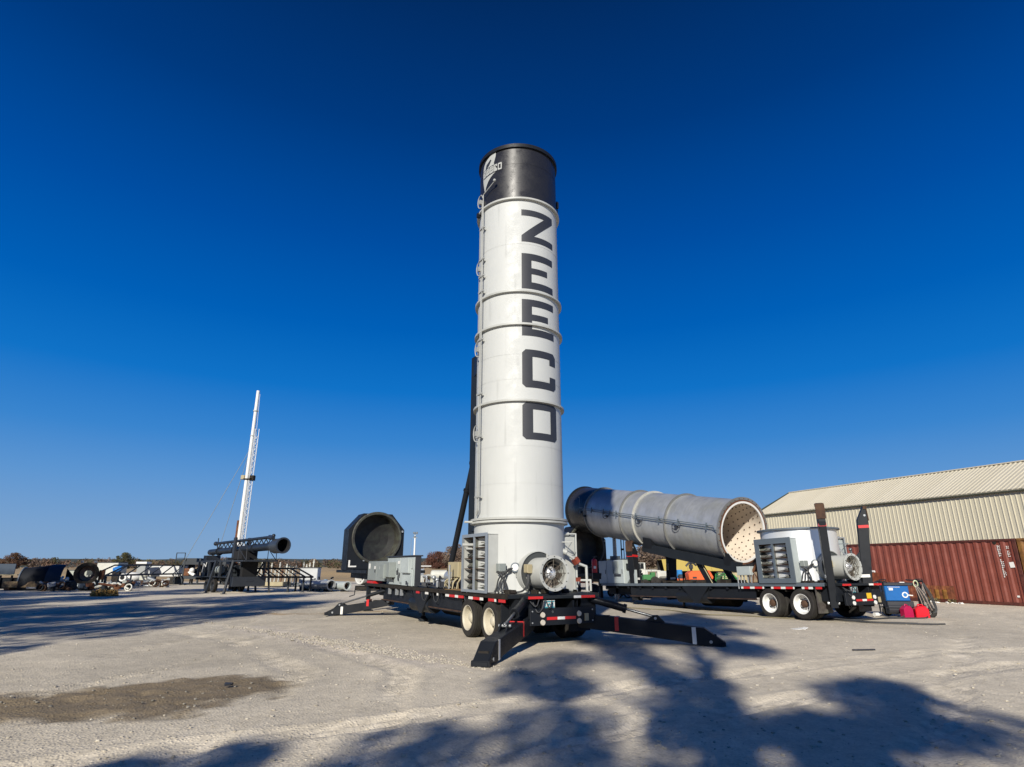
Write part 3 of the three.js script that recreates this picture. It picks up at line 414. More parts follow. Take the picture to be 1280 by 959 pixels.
{ // the upright white stack
  const t = thing('flare_stack', 'tall white upright stack with black lettering, black top band and fan at its foot', 'stack', [0.19, 1.083, -16.4], (28.5 - 90) * D2R);
  stackBase(t, { shell: mWhite, inner: mGap, trim: mWhiteTrim, lh: 1.4, frame: 0.07, frameMat: M(0.36, 0.4, 0.44, 0.4, 0.35, { map: T_grime }), box: mWhiteTrim, blade: M(0.17, 0.19, 0.185, 0.6, 0, { map: T_rust }), shelf: mRustDark, fanMat: mWhiteTrim, pipeMat: mWhiteTrim });
  stackUpper(t, 1.76, { shell: mWhite, band: mBand, trim: mWhiteTrim, ring2: mWhiteTrim, lugs: true, pipeMat: mPipeGrey, loopMat: mPipeGrey });
  const Y = (w) => w - 1.083;
  for (const [ch, yt, yb] of [['Z', 11.79, 10.72], ['E', 10.34, 9.22], ['E', 8.89, 7.79], ['C', 7.39, 6.3], ['O', 5.89, 4.88]]) letter(ch, t, 24.5, Y(yb), 1.12, yt - yb, mInk, R + 0.006);
  // swoosh emblem with small lettering on the black band
  const f = (l) => l.map(([p, y]) => [(p + 62) * D2R * R * 0.94, y - 12.5]), al = 28.5 + 64, y = Y(12.5), em = new THREE.Group(); em.name = 'emblem'; t.add(em); em.userData.label = 'white swoosh emblem on the black band';
  const out = f([[-30.1, 13.99], [-31, 13.82], [-33.5, 13.66], [-34.5, 13.6], [-29.3, 13.38], [-29.1, 13.26], [-35, 13.22], [-41.2, 13.14], [-46, 13.06], [-49.2, 12.98], [-52.4, 12.88], [-54.6, 12.72], [-57.5, 12.9], [-60.2, 13.11], [-61.6, 13.3], [-61.7, 13.44], [-60.6, 13.62], [-58.9, 13.74], [-54, 13.84], [-47.1, 13.9], [-38.1, 13.96]]);
  wrapShape(new MB(), out, al, y, R + 0.006).build('swoosh', mWhiteTrim, em); wrapShape(new MB(), f([[-53.8, 13.55], [-51.4, 13.7], [-41.2, 13.8], [-39.4, 13.75], [-43.7, 13.63], [-50.7, 13.53]]), al, y, R + 0.01).build('swoosh_gap', mInk, em);
  [...'ZEECO'].forEach((ch, k) => { const u = (-59 + k * 7.7 + 62) * D2R * R, m = new MB(), n = new MB(); for (const q of glyph[ch]) { wrapQuad(m, q.map(([a, b]) => [u + (a * 1.24 - 0.12) * 0.135, 0.78 + (b * 1.24 - 0.12) * 0.24]), al, y, R + 0.012, 6); wrapQuad(n, q.map(([a, b]) => [u + a * 0.135, 0.78 + b * 0.24]), al, y, R + 0.016, 6); } m.build('letter_outline', mInk, em); n.build('letter', mWhiteTrim, em); });
}
{ // base section standing open on the far trailer, in that trailer's axes
  const t = thing('burner_section', 'short silver base section with a louvered box and fan on the far trailer', 'burner section', [10.52, 1.083 * 1.06, -22.4], (25.8 - 90) * D2R); t.rotation.z = 1.4 * D2R; t.scale.setScalar(1.06);
  stackBase(t, { shell: mBright, inner: mLining, trim: mBlueGrey, lh: 1.4, frame: 0.17, frameMat: mBlueGrey, box: mPale, blade: M(0.2, 0.22, 0.22, 0.6, 0, { map: T_rust }), shelf: mRustDark, fanMat: mWhiteTrim, pipeMat: mGalv, see: true });
}
{ // the grey stack lowered onto its trailer
  const a = 25.8 * D2R, s = 1.06, t = thing('flare_stack', 'grey steel stack lying lowered on the far trailer with its lined open end towards us', 'stack', [10.52 - 2.45 * s * Math.sin(a), 2.88 * s, -22.4 - 2.45 * s * Math.cos(a)], (25.8 - 90) * D2R);
  t.rotation.z = (90 - 8.93) * D2R; t.scale.setScalar(s);
  stackUpper(t, 0, { shell: mSteel, band: M(0.028, 0.028, 0.03, 0.55, 0.1, { map: T_grime, roughnessMap: T_rough }), trim: M(0.3, 0.3, 0.29, 0.5, 0.4, { map: T_steel }), ring2: M(0.66, 0.65, 0.6, 0.5, 0.2, { map: T_steel }), pipeMat: mBlueGrey, loopMat: mInk });
  new MB().lathe([[1.08, 0], [1.085, 3.5]], 80).build('lining', mLining, t, 'tan blanket lining'); new MB().lathe([[1.21, -0.01], [1.15, -0.012]], 80).build('outer_rim', mRust, t, 'rusty outer rim'); new MB().lathe([[1.15, -0.014], [1.075, -0.012], [1.075, 0.04]], 80).build('inner_rim', mRefW, t, 'white inner rim');
  const st = new MB(); for (let j = 0; j < 11; j++) for (let k = 0; k < 26; k++) { const al = k * 360 / 26 + (j % 2) * 7, y = 0.12 + j * 0.28; st.tube(onCyl(al, y, 1.082), onCyl(al, y, 1.05), 0.026, 0.022, 7); } kind(st.build('anchor_studs', mRustDark, t), 'stuff');
  const q = new MB(); for (let k = 0; k < 34; k++) { const al = k * 360 / 34; q.tube(onCyl(al, -0.03, R + 0.05), onCyl(al, 0.08, R + 0.05), 0.014, 0.014, 6); } q.build('flange_bolts', mRust, t);
}
// lift cylinders
hydro('lift_cylinder', trailerA, [-3.3, 0.98, 0.72], [-1.5, 4.62, 0.72], 0.8, 0.085, 0.07).children[1].material = mBlack; hydro('lift_cylinder_001', trailerA, [-3.3, 0.98, -0.72], [-1.5, 4.62, -0.72], 0.8, 0.085, 0.07).children[1].material = mBlack;
for (const z of [0.62, -0.62]) { new MB().bar([-3.75, 1.06, z], [-4.5, 2.2, z], 0.16, 0.2).build('lift_cylinder', mBlack, trailerB); new MB().bar([-4.45, 1.06, z], [-4.45, 2.2, z], 0.22, 0.3).build('support_post', mBlack, trailerB); new MB().tube([-3.55, 1.08, z + 0.1], [-4.15, 2.0, z + 0.1], 0.02).build('brace_rod', mTan, trailerB); }
// ---------------------------------------------------------------- ground
const inPoly = (x, z, P) => { let d = 1e9, ins = false; for (let i = 0, j = P.length - 1; i < P.length; j = i++) { const [ax, az] = P[i], [bx, bz] = P[j]; if ((az > z) !== (bz > z) && x < (bx - ax) * (z - az) / (bz - az) + ax) ins = !ins; const t = Math.max(0, Math.min(1, ((x - ax) * (bx - ax) + (z - az) * (bz - az)) / ((bx - ax) ** 2 + (bz - az) ** 2))); d = Math.min(d, Math.hypot(x - ax - t * (bx - ax), z - az - t * (bz - az))); } return ins ? d : -d; };
const dirtP = [[-10.2, -8.6], [-8.2, -9.0], [-7.14, -9.25], [-6.55, -9.3], [-6.11, -9.62], [-5.66, -10.07], [-5.27, -10.4], [-4.47, -10.6], [-3.85, -10.5], [-3.23, -10.07], [-3.35, -9.33], [-3.67, -8.66], [-3.95, -8.0], [-4.69, -7.65], [-5.8, -7.5], [-8.2, -7.4], [-10, -7.5]];
const segD = (x, z, P) => { let d = 1e9; for (let i = 0; i < P.length - 1; i++) { const [ax, az] = P[i], [bx, bz] = P[i + 1], t = Math.max(0, Math.min(1, ((x - ax) * (bx - ax) + (z - az) * (bz - az)) / ((bx - ax) ** 2 + (bz - az) ** 2))); d = Math.min(d, Math.hypot(x - ax - t * (bx - ax), z - az - t * (bz - az))); } return d; };
const rustP = [[-10.5, -23.6], [-7.3, -24.2], [-5.1, -25.3], [-2.6, -25.8]];
const bandP = [[-7.4, -18.4], [-5.4, -16.4], [-4.2, -15.1], [-2.4, -13.2], [-1.3, -11.9]];
const tracks = [[[-9.5, -6.5], [-7.9, -11.4], [-8.1, -15], [-8.6, -24], [-7, -34]], [[-7.4, -6], [-6.1, -11.4], [-6.3, -15], [-6.8, -24], [-5, -34]], [[-3, -5.5], [-3.6, -11], [-6.8, -15.6], [-14, -21], [-30, -27]], [[-1.2, -5.5], [-1.9, -11], [-5.6, -16.6], [-13, -22.5], [-30, -29]], [[16, -14], [9, -13.5], [3, -10.4], [-1, -7.8], [-6, -5]], [[16, -12.2], [9, -11.7], [3.4, -8.6], [-0.4, -6.2], [-5, -3]], [[2, -4], [6, -9], [12, -17], [17, -26]], [[4, -4], [8, -9], [13.8, -16.3], [18.6, -25]]];
function groundAt(x, z) { // height and the surface's own colours
  const far = Math.hypot(x, z + 9), near = 1 - smooth(25, 60, far);
  const n1 = fbm(x * 0.16 + 9, z * 0.16, 101, 4), n2 = fbm(x * 0.9, z * 0.9, 111, 4), n3 = fbm(x * 0.045, z * 0.06, 121, 3);
  let h = near * (0.05 * (n1 - 0.5) + 0.022 * (n2 - 0.5));
  let r = 0.79, g = 0.7, b = 0.555; let k = 1 + 0.42 * (n1 - 0.5) + 0.26 * (n2 - 0.5) + 0.3 * (n3 - 0.5);
  if (near > 0.01) {
    for (const [i, T] of tracks.entries()) { const d = segD(x + 0.25 * (vnoise(x * 0.4, z * 0.4, 7) - 0.5), z, T), w = 1 - smooth(0.16, 0.3, d); if (w > 0) { const p = w * smooth(0.25, 0.6, fbm(x * 0.5, z * 0.5, 130 + i, 2)); h -= 0.03 * p; h += 0.016 * p * Math.sin((x * 0.8 + z) * 24); k *= 1 + 0.2 * p * (vnoise(x * 9, z * 9, 5) > 0.45 ? 0.9 : -0.5); } const e = smooth(0.28, 0.34, d) * (1 - smooth(0.38, 0.5, d)); h += 0.026 * e * n2 * near; }
    const d = inPoly(x + 0.35 * (fbm(x * 2.2, z * 2.2, 141, 4) - 0.5) * 2 * 1.0, z + 0.45 * (fbm(x * 2.5 + 7, z * 2.5, 143, 4) - 0.5) * 2 * 0.6, dirtP), w = smooth(-0.26, 0.3, d + 0.6 * (fbm(x * 4, z * 4, 147, 4) - 0.5));
    if (w > 0) { const q = fbm(x * 5, z * 5, 151, 4), tone = 0.85 + 0.5 * (q - 0.5) + 0.3 * (fbm(x * 0.9, z * 1.6, 153, 3) - 0.5); r += (0.27 * tone - r) * w * 0.96; g += (0.205 * tone - g) * w * 0.96; b += (0.125 * tone - b) * w * 0.96; k += (1 - k) * w; h += w * (-0.01 + 0.11 * (q - 0.42) + 0.014 * Math.sin((x + z * 0.4) * 30) * smooth(0.45, 0.6, vnoise(x * 1.3, z * 1.3, 77))); }
    const rd = segD(x, z, rustP), rw = (1 - smooth(0.0, 0.55 + 0.3 * n2, rd)) * smooth(0.3, 0.6, fbm(x * 1.5, z * 3, 161, 3)); r += (0.47 - r) * rw * 0.8; g += (0.3 - g) * rw * 0.8; b += (0.13 - b) * rw * 0.8;
    const gd = segD(x, z, bandP), gw = 1 - smooth(0.3, 1.0, gd + 0.8 * (n2 - 0.5)); b *= 1 + 0.05 * gw; 
  }
  return [h, r * k, g * k, b * k];
}
const T_gravel = tex(1024, (u, v) => { let s = 0.82; const n = 150; for (const [m, w] of [[150, 1], [70, 0.6], [300, 0.5]]) { const x = u * m, y = v * m, xi = Math.floor(x), yi = Math.floor(y); let best = 9, id = 0; for (let j = -1; j <= 1; j++) for (let i = -1; i <= 1; i++) { const cx = ((xi + i) % m + m) % m, cy = ((yi + j) % m + m) % m, px = xi + i + hash(cx, cy, 1), py = yi + j + hash(cx, cy, 2), d = (px - x) ** 2 + (py - y) ** 2; if (d < best) { best = d; id = hash(cx, cy, 3); } } const rs = 0.16 + 0.34 * id; if (best < rs * rs * 2) s += w * (id > 0.5 ? 0.08 : -0.1) * (1 - best / (rs * rs * 2)) - w * 0.03; else s -= 0.02 * w; } s += 0.26 * (fbm(u * 40, v * 40, 171, 4, 40) - 0.5) + 0.12 * (fbm(u * 7, v * 7, 173, 3, 7) - 0.5); return [s, s * 0.99, s * 0.965]; }, false, 5.3);
const T_gravelBump = tex(1024, (u, v) => { const m = 110, x = u * m, y = v * m, xi = Math.floor(x), yi = Math.floor(y); let best = 9, id = 0; for (let j = -1; j <= 1; j++) for (let i = -1; i <= 1; i++) { const cx = ((xi + i) % m + m) % m, cy = ((yi + j) % m + m) % m, px = xi + i + hash(cx, cy, 11), py = yi + j + hash(cx, cy, 12), d = Math.hypot(px - x, py - y); if (d < best) { best = d; id = hash(cx, cy, 13); } } return g3(0.35 + 0.5 * Math.max(0, 1 - best / (0.25 + 0.4 * id)) * id + 0.35 * (fbm(u * 60, v * 60, 181, 4, 60) - 0.5)); }, false, 3.7);
{
  const n = 270, A = 3.4, pos = [], col = [], uv = [], idx = [];
  for (let j = -n; j <= n; j++) for (let i = -n; i <= n; i++) {
    const x = A * Math.sinh(6.4 * i / n), z = -9 + A * Math.sinh(6.4 * j / n), c = groundAt(x, z); pos.push(x, c[0], z); col.push(c[1], c[2], c[3]); uv.push(x, z);
  }
  const w = 2 * n + 1; for (let j = 0; j < 2 * n; j++) for (let i = 0; i < 2 * n; i++) { const a = j * w + i; idx.push(a, a + w, a + 1, a + 1, a + w, a + w + 1); }
  const g = new THREE.BufferGeometry(); g.setAttribute('position', new THREE.Float32BufferAttribute(pos, 3)); g.setAttribute('color', new THREE.Float32BufferAttribute(col, 3)); g.setAttribute('uv', new THREE.Float32BufferAttribute(uv, 2)); g.setIndex(idx); g.computeVertexNormals();
  kind(mesh('ground', g, new THREE.MeshStandardMaterial({ color: 0xffffff, vertexColors: true, roughness: 0.95, map: T_gravel, bumpMap: T_gravelBump, bumpScale: 0.016 })), 'structure');
}
{ // loose stones
  const geo = new THREE.IcosahedronGeometry(1, 0); const p = geo.attributes.position; for (let i = 0; i < p.count; i++) { const k = 0.75 + 0.5 * hash(Math.round(p.getX(i) * 90), Math.round(p.getY(i) * 90 + p.getZ(i) * 991), 5); p.setXYZ(i, p.getX(i) * k, p.getY(i) * k * 0.65, p.getZ(i) * k); } geo.computeVertexNormals();
  const spots = [];
  for (let i = 0; i < 9000; i++) { const d = 5 + 26 * Math.pow(rnd(), 1.5), a = rr(-0.85, 0.85); spots.push([d * a, -d, 0.005 + 0.022 * Math.pow(rnd(), 6)]); }
  for (let i = 0; i < 2600; i++) { const t = rnd() * (bandP.length - 1), k = Math.floor(t), f = t - k, s = (rnd() + rnd() + rnd() - 1.5) * 2.9; spots.push([bandP[k][0] + (bandP[k + 1][0] - bandP[k][0]) * f + s, bandP[k][1] + (bandP[k + 1][1] - bandP[k][1]) * f + s * 0.8, 0.008 + 0.02 * Math.pow(rnd(), 2)]); }
  for (let i = 0; i < 260; i++) { const x = rr(-9, -3.2), z = rr(-10.6, -7.3); if (inPoly(x, z, dirtP) > -0.1) spots.push([x, z, 0.006 + 0.02 * Math.pow(rnd(), 5)]); }
  const im = new THREE.InstancedMesh(geo, M(1, 1, 1, 0.95), spots.length), m4 = new THREE.Matrix4(), q = new THREE.Quaternion(), c = new THREE.Color();
  spots.forEach(([x, z, s], i) => { const g = groundAt(x, z); q.setFromEuler(new THREE.Euler(0, rr(0, 6.3), rr(-0.3, 0.3))); im.setMatrixAt(i, m4.compose(V(x, g[0] + s * 0.25, z), q, V(s * rr(0.8, 1.4), s, s))); const k = rr(0.75, 1.25), dk = g[1] < 0.36 ? 0.55 : 1; c.setRGB(0.45 * k * dk, 0.41 * k * dk, 0.335 * k * dk); im.setColorAt(i, c); });
  im.name = numbered('gravel'); im.castShadow = im.receiveShadow = true; kind(im, 'stuff'); im.userData.label = 'loose pale gravel stones scattered on the yard'; scene.add(im);
}
{ // dry field rising gently beyond the yard, and a far ridge
  const mk = (x0, x1, z0, z1, nx, nz, fh, fc) => { const pos = [], col = [], uv = [], idx = []; for (let j = 0; j <= nz; j++) for (let i = 0; i <= nx; i++) { const x = x0 + (x1 - x0) * i / nx, z = z0 + (z1 - z0) * j / nz, c = fc(x, z); pos.push(x, fh(x, z), z); col.push(...c); uv.push(x, z); } const w = nx + 1; for (let j = 0; j < nz; j++) for (let i = 0; i < nx; i++) { const a = j * w + i; idx.push(a, a + 1, a + w, a + 1, a + w + 1, a + w); } const g = new THREE.BufferGeometry(); g.setAttribute('position', new THREE.Float32BufferAttribute(pos, 3)); g.setAttribute('color', new THREE.Float32BufferAttribute(col, 3)); g.setAttribute('uv', new THREE.Float32BufferAttribute(uv, 2)); g.setIndex(idx); g.computeVertexNormals(); return g; };
  const edge = (x) => -66 + 3 * Math.sin(x * 0.06) + 2 * Math.sin(x * 0.19 + 1);
  const f = mk(-420, 420, 0, 1, 420, 60, () => 0, () => [1, 1, 1]); const p = f.attributes.position, c = f.attributes.color, u = f.attributes.uv;
  for (let i = 0; i < p.count; i++) { const x = p.getX(i), t = p.getZ(i), z = edge(x) - t * t * 560; const up = smooth(0, 45, edge(x) - z); p.setXYZ(i, x, -0.05 + 0.95 * up + up * 0.35 * (fbm(x * 0.3, z * 0.3, 191, 3) - 0.4) + 0.25 * up * vnoise(x * 1.4, z * 1.4, 195), z); const n = fbm(x * 0.08, z * 0.16, 193, 4); c.setXYZ(i, 0.98 * (0.75 + 0.6 * (n - 0.4)), 0.69 * (0.75 + 0.5 * (n - 0.4)), 0.28 * (0.8 + 0.3 * n)); u.setXY(i, x, z); }
  f.computeVertexNormals(); kind(mesh('field', f, new THREE.MeshStandardMaterial({ vertexColors: true, roughness: 1, map: T_dots })), 'structure');
  const h = mk(-2600, 2600, -1500, -2600, 200, 6, (x, z) => (z > -1510 ? -2 : 12 + 16 * fbm(x * 0.002, z * 0.002, 201, 3)) * (z < -2590 ? 0 : 1), () => [0.05, 0.06, 0.045]); kind(mesh('hills', h, new THREE.MeshStandardMaterial({ vertexColors: true, roughness: 1 })), 'structure');
}
// ---------------------------------------------------------------- trees
function foliage(clumps, size, per, tint) { // leaf faces in clumps, coloured per clump
  const pos = [], col = [], nor = [], idx = []; let v = 0;
  for (const [cx, cy, cz, r, k] of clumps) { const base = tint(k); for (let i = 0; i < per; i++) { const a = rr(0, 6.283), b = Math.acos(rr(-1, 1)), d = r * Math.cbrt(rnd()), x = cx + d * Math.sin(b) * Math.cos(a), y = cy + d * Math.cos(b) * 0.8, z = cz + d * Math.sin(b) * Math.sin(a); const q = V(rr(-1, 1), rr(-1, 1), rr(-1, 1)).normalize(), u = V(rr(-1, 1), rr(-1, 1), rr(-1, 1)).cross(q).normalize(), w = q.clone().cross(u), s = size * rr(0.6, 1.3), t = rr(0.8, 1.2);
    for (const [m, n] of [[-1, 0], [0, -0.5], [1, 0], [0, 0.5]]) { pos.push(x + (u.x * m + w.x * n) * s, y + (u.y * m + w.y * n) * s, z + (u.z * m + w.z * n) * s); nor.push(q.x, q.y, q.z); col.push(base[0] * t, base[1] * t, base[2] * t); } idx.push(v, v + 1, v + 2, v, v + 2, v + 3); v += 4; } }
  const g = new THREE.BufferGeometry(); g.setAttribute('position', new THREE.Float32BufferAttribute(pos, 3)); g.setAttribute('normal', new THREE.Float32BufferAttribute(nor, 3)); g.setAttribute('color', new THREE.Float32BufferAttribute(col, 3)); g.setIndex(idx); return g;
}
const mLeaf = new THREE.MeshPhysicalMaterial({ vertexColors: true, roughness: 0.9, side: THREE.DoubleSide });
const mBark = M(0.09, 0.07, 0.055, 0.95, 0, { map: T_rust });
function tree(name, label, [x, z], H, W, o = {}) { // H tall, W crown radius
  const t = thing(name, label, 'tree', [x, o.y || 0, z], 0, o.group); const tr = new MB(), cl = [], ch = o.clear ?? 0.25, sh = o.shape || ((s) => Math.sqrt(Math.max(0, 1 - Math.pow(2 * s - 0.75, 2) / 1.6)));
  const r0 = H * 0.02 + 0.05; tr.tube([0, -0.2, 0], [0.02 * H, H * 0.5, 0], r0, r0 * 0.6, 8).tube([0.02 * H, H * 0.5, 0], [0, H * 0.93, 0], r0 * 0.6, r0 * 0.12, 7);
  const n = o.clumps || 40; for (let i = 0; i < n; i++) { const s = (i + rnd()) / n, y = H * (ch + (0.97 - ch) * s), R0 = W * sh(s), a = i * 2.4 + rr(-0.4, 0.4), d = R0 * Math.sqrt(rr(0.12, 1)), c = [d * Math.cos(a), y, d * Math.sin(a)]; cl.push([...c, (o.cr || 0.26) * W * rr(0.6, 1.25), i]); if (i % 2 === 0 || o.bare || o.limbs) { const yb = Math.max(H * 0.12, y - d * 0.75 - H * 0.05); tr.tube([0, yb, 0], c, r0 * 0.32 * (1 - s * 0.6), r0 * 0.07, 5); } }
  tr.build('trunk', mBark, t);
  mesh('crown', foliage(cl, o.leaf || 0.2, o.per || 160, (i) => { const k = 0.8 + 0.5 * hash(i, 3, 9); const c = o.color || [0.05, 0.07, 0.03]; return [c[0] * k, c[1] * k, c[2] * k]; }), mLeaf, t);
  return t;
}
const cone = (s) => Math.pow(1 - s, 0.75) * 0.95 + 0.06, tall = (s) => Math.pow(Math.sin(Math.PI * Math.min(1, 0.12 + s * 0.88)), 0.7);
// trees behind the camera and left of the frame, whose shade falls across the yard
tree('oak_tree', 'tall leafy tree behind the viewpoint shading the foreground gravel', [-1.7, 7.5], 16.2, 3.8, { clear: 0.34, clumps: 40, per: 230, leaf: 0.15, cr: 0.2, limbs: true, shape: (s) => 0.15 + 0.95 * Math.pow(1 - s, 0.8) });
tree('oak_tree', 'leafy tree behind the viewpoint on its right side', [-0.8, 8.6], 8.6, 1.5, { clear: 0.3, clumps: 22, per: 240, leaf: 0.16, cr: 0.32, shape: cone });
tree('oak_tree', 'small leafy tree behind the viewpoint on its left side', [-6.2, 6.5], 7.0, 1.5, { clear: 0.36, clumps: 9, per: 200, leaf: 0.15, cr: 0.3, shape: tall });
[[-17.5, -4, 18, 4.4], [-21.5, -9.4, 20, 4.6], [-31, -20, 20, 4.8], [-46, -16, 20, 5], [-24, -2, 17, 4.6], [-31, -8, 19, 4.6], [-38, -13, 18, 4.8], [-39, -27, 17, 4.6], [-52, -24, 19, 5], [-30, 4, 19, 5]].forEach(([x, z, h, w], i) => tree('oak_tree', ['first', 'second', 'third', 'fourth', 'fifth', 'sixth', 'seventh', 'eighth', 'ninth', 'tenth'][i] + ' leafy tree of the row left of the yard, counted from the viewpoint', [x, z], h * 0.81, w, { clear: 0.16, clumps: 34, per: 220, leaf: 0.2, cr: 0.32, shape: tall, group: 'trees along the left side of the yard' }));
// trees beyond the field
tree('oak_tree', 'round russet tree above the light pole beyond the deck', [-21.5, -180], 4.7, 3.9, { y: 0.9, clear: 0.1, clumps: 46, per: 180, leaf: 0.17, cr: 0.3, color: [0.1, 0.042, 0.028], shape: tall });
tree('oak_tree', 'small russet tree at the left edge of the treeline', [-141, -175], 4.4, 2.7, { y: 0.9, clear: 0.1, clumps: 30, per: 160, leaf: 0.16, cr: 0.3, color: [0.11, 0.06, 0.035], shape: tall });
tree('oak_tree', 'olive green tree rising above the white boxes on the left', [-113, -180], 4.6, 2.6, { y: 0.9, clear: 0.1, clumps: 30, per: 160, leaf: 0.16, cr: 0.3, color: [0.07, 0.065, 0.025], shape: tall });
const bareTree = (label, x, z, h, w) => tree('bare_tree', label, [x, z], h, w, { y: 0.9, clear: 0.2, clumps: 44, per: 90, leaf: 0.26, cr: 0.34, bare: true, color: [0.14, 0.1, 0.075], shape: tall, group: 'bare trees beyond the field' });
bareTree('bare tree left of the lift strut beyond the deck', -15.5, -170, 6.2, 3.6); bareTree('bare tree right of the lift strut beyond the deck', -11.5, -165, 5.4, 3.2); bareTree('bare tree just right of the raised front outrigger post', 33, -150, 5.8, 3.4); bareTree('bare tree beyond the orange machines under the lowered stack', 39, -152, 6.4, 3.8); bareTree('bare tree in front of the yellow shed beyond the far trailer', 45, -156, 5.9, 3.6);
{ // the treeline reads as one mass
  const cl = []; for (let i = 0; i < 620; i++) { const x = rr(-330, 150), z = -rr(205, 290), k = fbm(x * 0.02, 0, 211, 3); cl.push([x, 0.9 + rr(0.4, 1) * (1.0 + 2.9 * k), z, rr(1.2, 2.4), i]); }
  const g = foliage(cl, 0.34, 110, (i) => { const a = hash(i, 1, 3), k = 0.7 + 0.6 * hash(i, 2, 3); return a < 0.45 ? [0.12 * k, 0.085 * k, 0.065 * k] : a < 0.7 ? [0.07 * k, 0.065 * k, 0.03 * k] : a < 0.88 ? [0.14 * k, 0.1 * k, 0.06 * k] : [0.12 * k, 0.07 * k, 0.045 * k]; });
  const m = kind(mesh('treeline', g, mLeaf), 'stuff'); m.userData.label = 'distant brown and olive treeline beyond the field';
}
{ const cl = []; for (let i = 0; i < 26; i++) cl.push([rr(-0.6, 0.6), rr(0.05, 0.22), rr(-0.35, 0.35), 0.22, i]); const t = thing('dry_weeds', 'tuft of dry tan weeds on the shaded gravel at left', 'weeds', [-24.6, 0, -37.8]); mesh('stems', foliage(cl, 0.12, 40, () => [0.4, 0.25, 0.08]), mLeaf, t); }

// ---------------------------------------------------------------- metal building and shipping containers, x along the wall, z towards the yard
const SITE = [21.4, 0, -31.2], SITE_RY = (23.3 - 90) * D2R, site = (x, y, z) => { const s = Math.sin(23.3 * D2R), c = Math.cos(23.3 * D2R); return [SITE[0] + x * s - z * c, y, SITE[2] + x * c + z * s]; };
{
  const t = thing('metal_building', 'long beige metal building with ribbed walls behind the red container', 'building', SITE, SITE_RY);
  const x0 = -14.6, W = 0.96, N = 36, zw = -3.2, he = 5.46, hr = 7.26, zr = -7.0, x1 = x0 + N * W;
  const mWall = [0, 1, 2].map((k) => M(0.56 + k * 0.012, 0.52 + k * 0.01, 0.395 + k * 0.008, 0.5, 0, { map: T_paint })), mRoof = [0, 1, 2].map((k) => M(0.53 + k * 0.012, 0.49 + k * 0.012, 0.39 + k * 0.012, 0.42, 0, { map: T_paint }));
  const prof = (rib, w, n) => { const p = [[0, 0]]; for (let k = 0; k < n; k++) { const c = (k + 0.5) * W / n; p.push([c - w, 0], [c - w * 0.55, -rib], [c + w * 0.55, -rib], [c + w, 0]); } p.push([W - 0.002, 0], [W - 0.002, 0.02], [0, 0.02]); return p; };
  const wp = new MB().ex(prof(0.029, 0.036, 4), he, new THREE.Matrix4().makeRotationX(-Math.PI / 2)).geo();
  const L = Math.hypot(hr - he, zw - zr) + 0.3, ang = Math.atan2(hr - he, zw - zr);
  const rp = new MB().ex(prof(0.045, 0.045, 4), L, new THREE.Matrix4().makeRotationX(-Math.PI / 2)).geo();
  for (let k = 0; k < N; k++) { const a = mesh('wall_panel', wp, mWall[k * 7 % 3], t); a.position.set(x0 + k * W, 0, zw); const r = mesh('roof_panel', rp, mRoof[k * 5 % 3], t); r.position.set(x0 + k * W, he - 0.06, zw + 0.22); r.rotation.x = -(Math.PI / 2 - ang); }
  new MB().span(x0 - 0.05, x1, he - 0.14, he - 0.02, zw + 0.045, zw + 0.2).build('eave_trim', M(0.05, 0.055, 0.035, 0.6), t);
  new MB().bar([x0 - 0.04, he - 0.03, zw + 0.25], [x0 - 0.04, hr + 0.03, zr - 0.02], 0.1, 0.16).build('rake_trim', M(0.06, 0.065, 0.04, 0.6), t);
  new MB().span(x0, x1, hr + 0.02, hr + 0.08, zr - 0.22, zr + 0.2).build('ridge_cap', mRoof[0], t);
  const gs = [[zw - 0.05, 0], [zw - 0.05, he - 0.1], [zr, hr - 0.08], [2 * zr - zw, he - 0.1], [2 * zr - zw, 0]];
  for (const x of [x0, x1 - 0.15]) new MB().ex(gs.map(([z, y]) => [-z, y]), 0.15, new THREE.Matrix4().makeRotationY(Math.PI / 2).setPosition(x, 0, 0)).build('end_wall', mWall[0], t);
  new MB().span(x0, x1, 0, he - 0.1, 2 * zr - zw - 0.1, 2 * zr - zw).build('back_wall', mWall[0], t); new MB().bar([(x0 + x1) / 2, hr - 0.02, zr], [(x0 + x1) / 2, he - 0.1, 2 * zr - zw - 0.2], x1 - x0, 0.06).build('back_roof', mRoof[0], t);
}
function container(name, label, xa, len, paint, trim) {
  const t = thing(name, label, 'container', site(xa, 0, 0), SITE_RY); const h = 2.93, d = 2.44, pit = 0.381, n = Math.round((len - 0.3) / pit), p = [];
  for (let k = 0; k < n; k++) { const a = 0.15 + k * (len - 0.3) / n; p.push([a, 0.045], [a + 0.07, 0.09], [a + 0.19, 0.09], [a + 0.26, 0.045]); }
  p.push([len - 0.15, 0.045], [len - 0.15, 0.11], [0.15, 0.11]);
  new MB().ex(p, h - 0.26, new THREE.Matrix4().makeRotationX(-Math.PI / 2).setPosition(0, 0.16, 0)).build('side_wall', paint, t);
  new MB().span(0.15, len - 0.15, 0.02, 0.16, -0.09, -0.005).build('bottom_rail', trim, t); new MB().span(0.15, len - 0.15, h - 0.1, h, -0.1, -0.02).build('top_rail', trim, t);
  for (const x of [0.075, len - 0.075]) for (const z of [-0.075, -d + 0.075]) new MB().cbox(x, h / 2, z, 0.15, h, 0.15, 0.008).build('corner_post', trim, t);
  new MB().span(0.15, len - 0.15, h - 0.03, h - 0.004, -d, -0.1).build('roof', trim, t); new MB().span(0.15, len - 0.15, 0.1, h - 0.05, -d, -d + 0.05).build('back_wall', paint, t);
  for (const x of [0.03, len - 0.07]) new MB().span(x, x + 0.04, 0.05, h - 0.05, -d + 0.15, -0.15).build('end_wall', paint, t);
  return t;
}
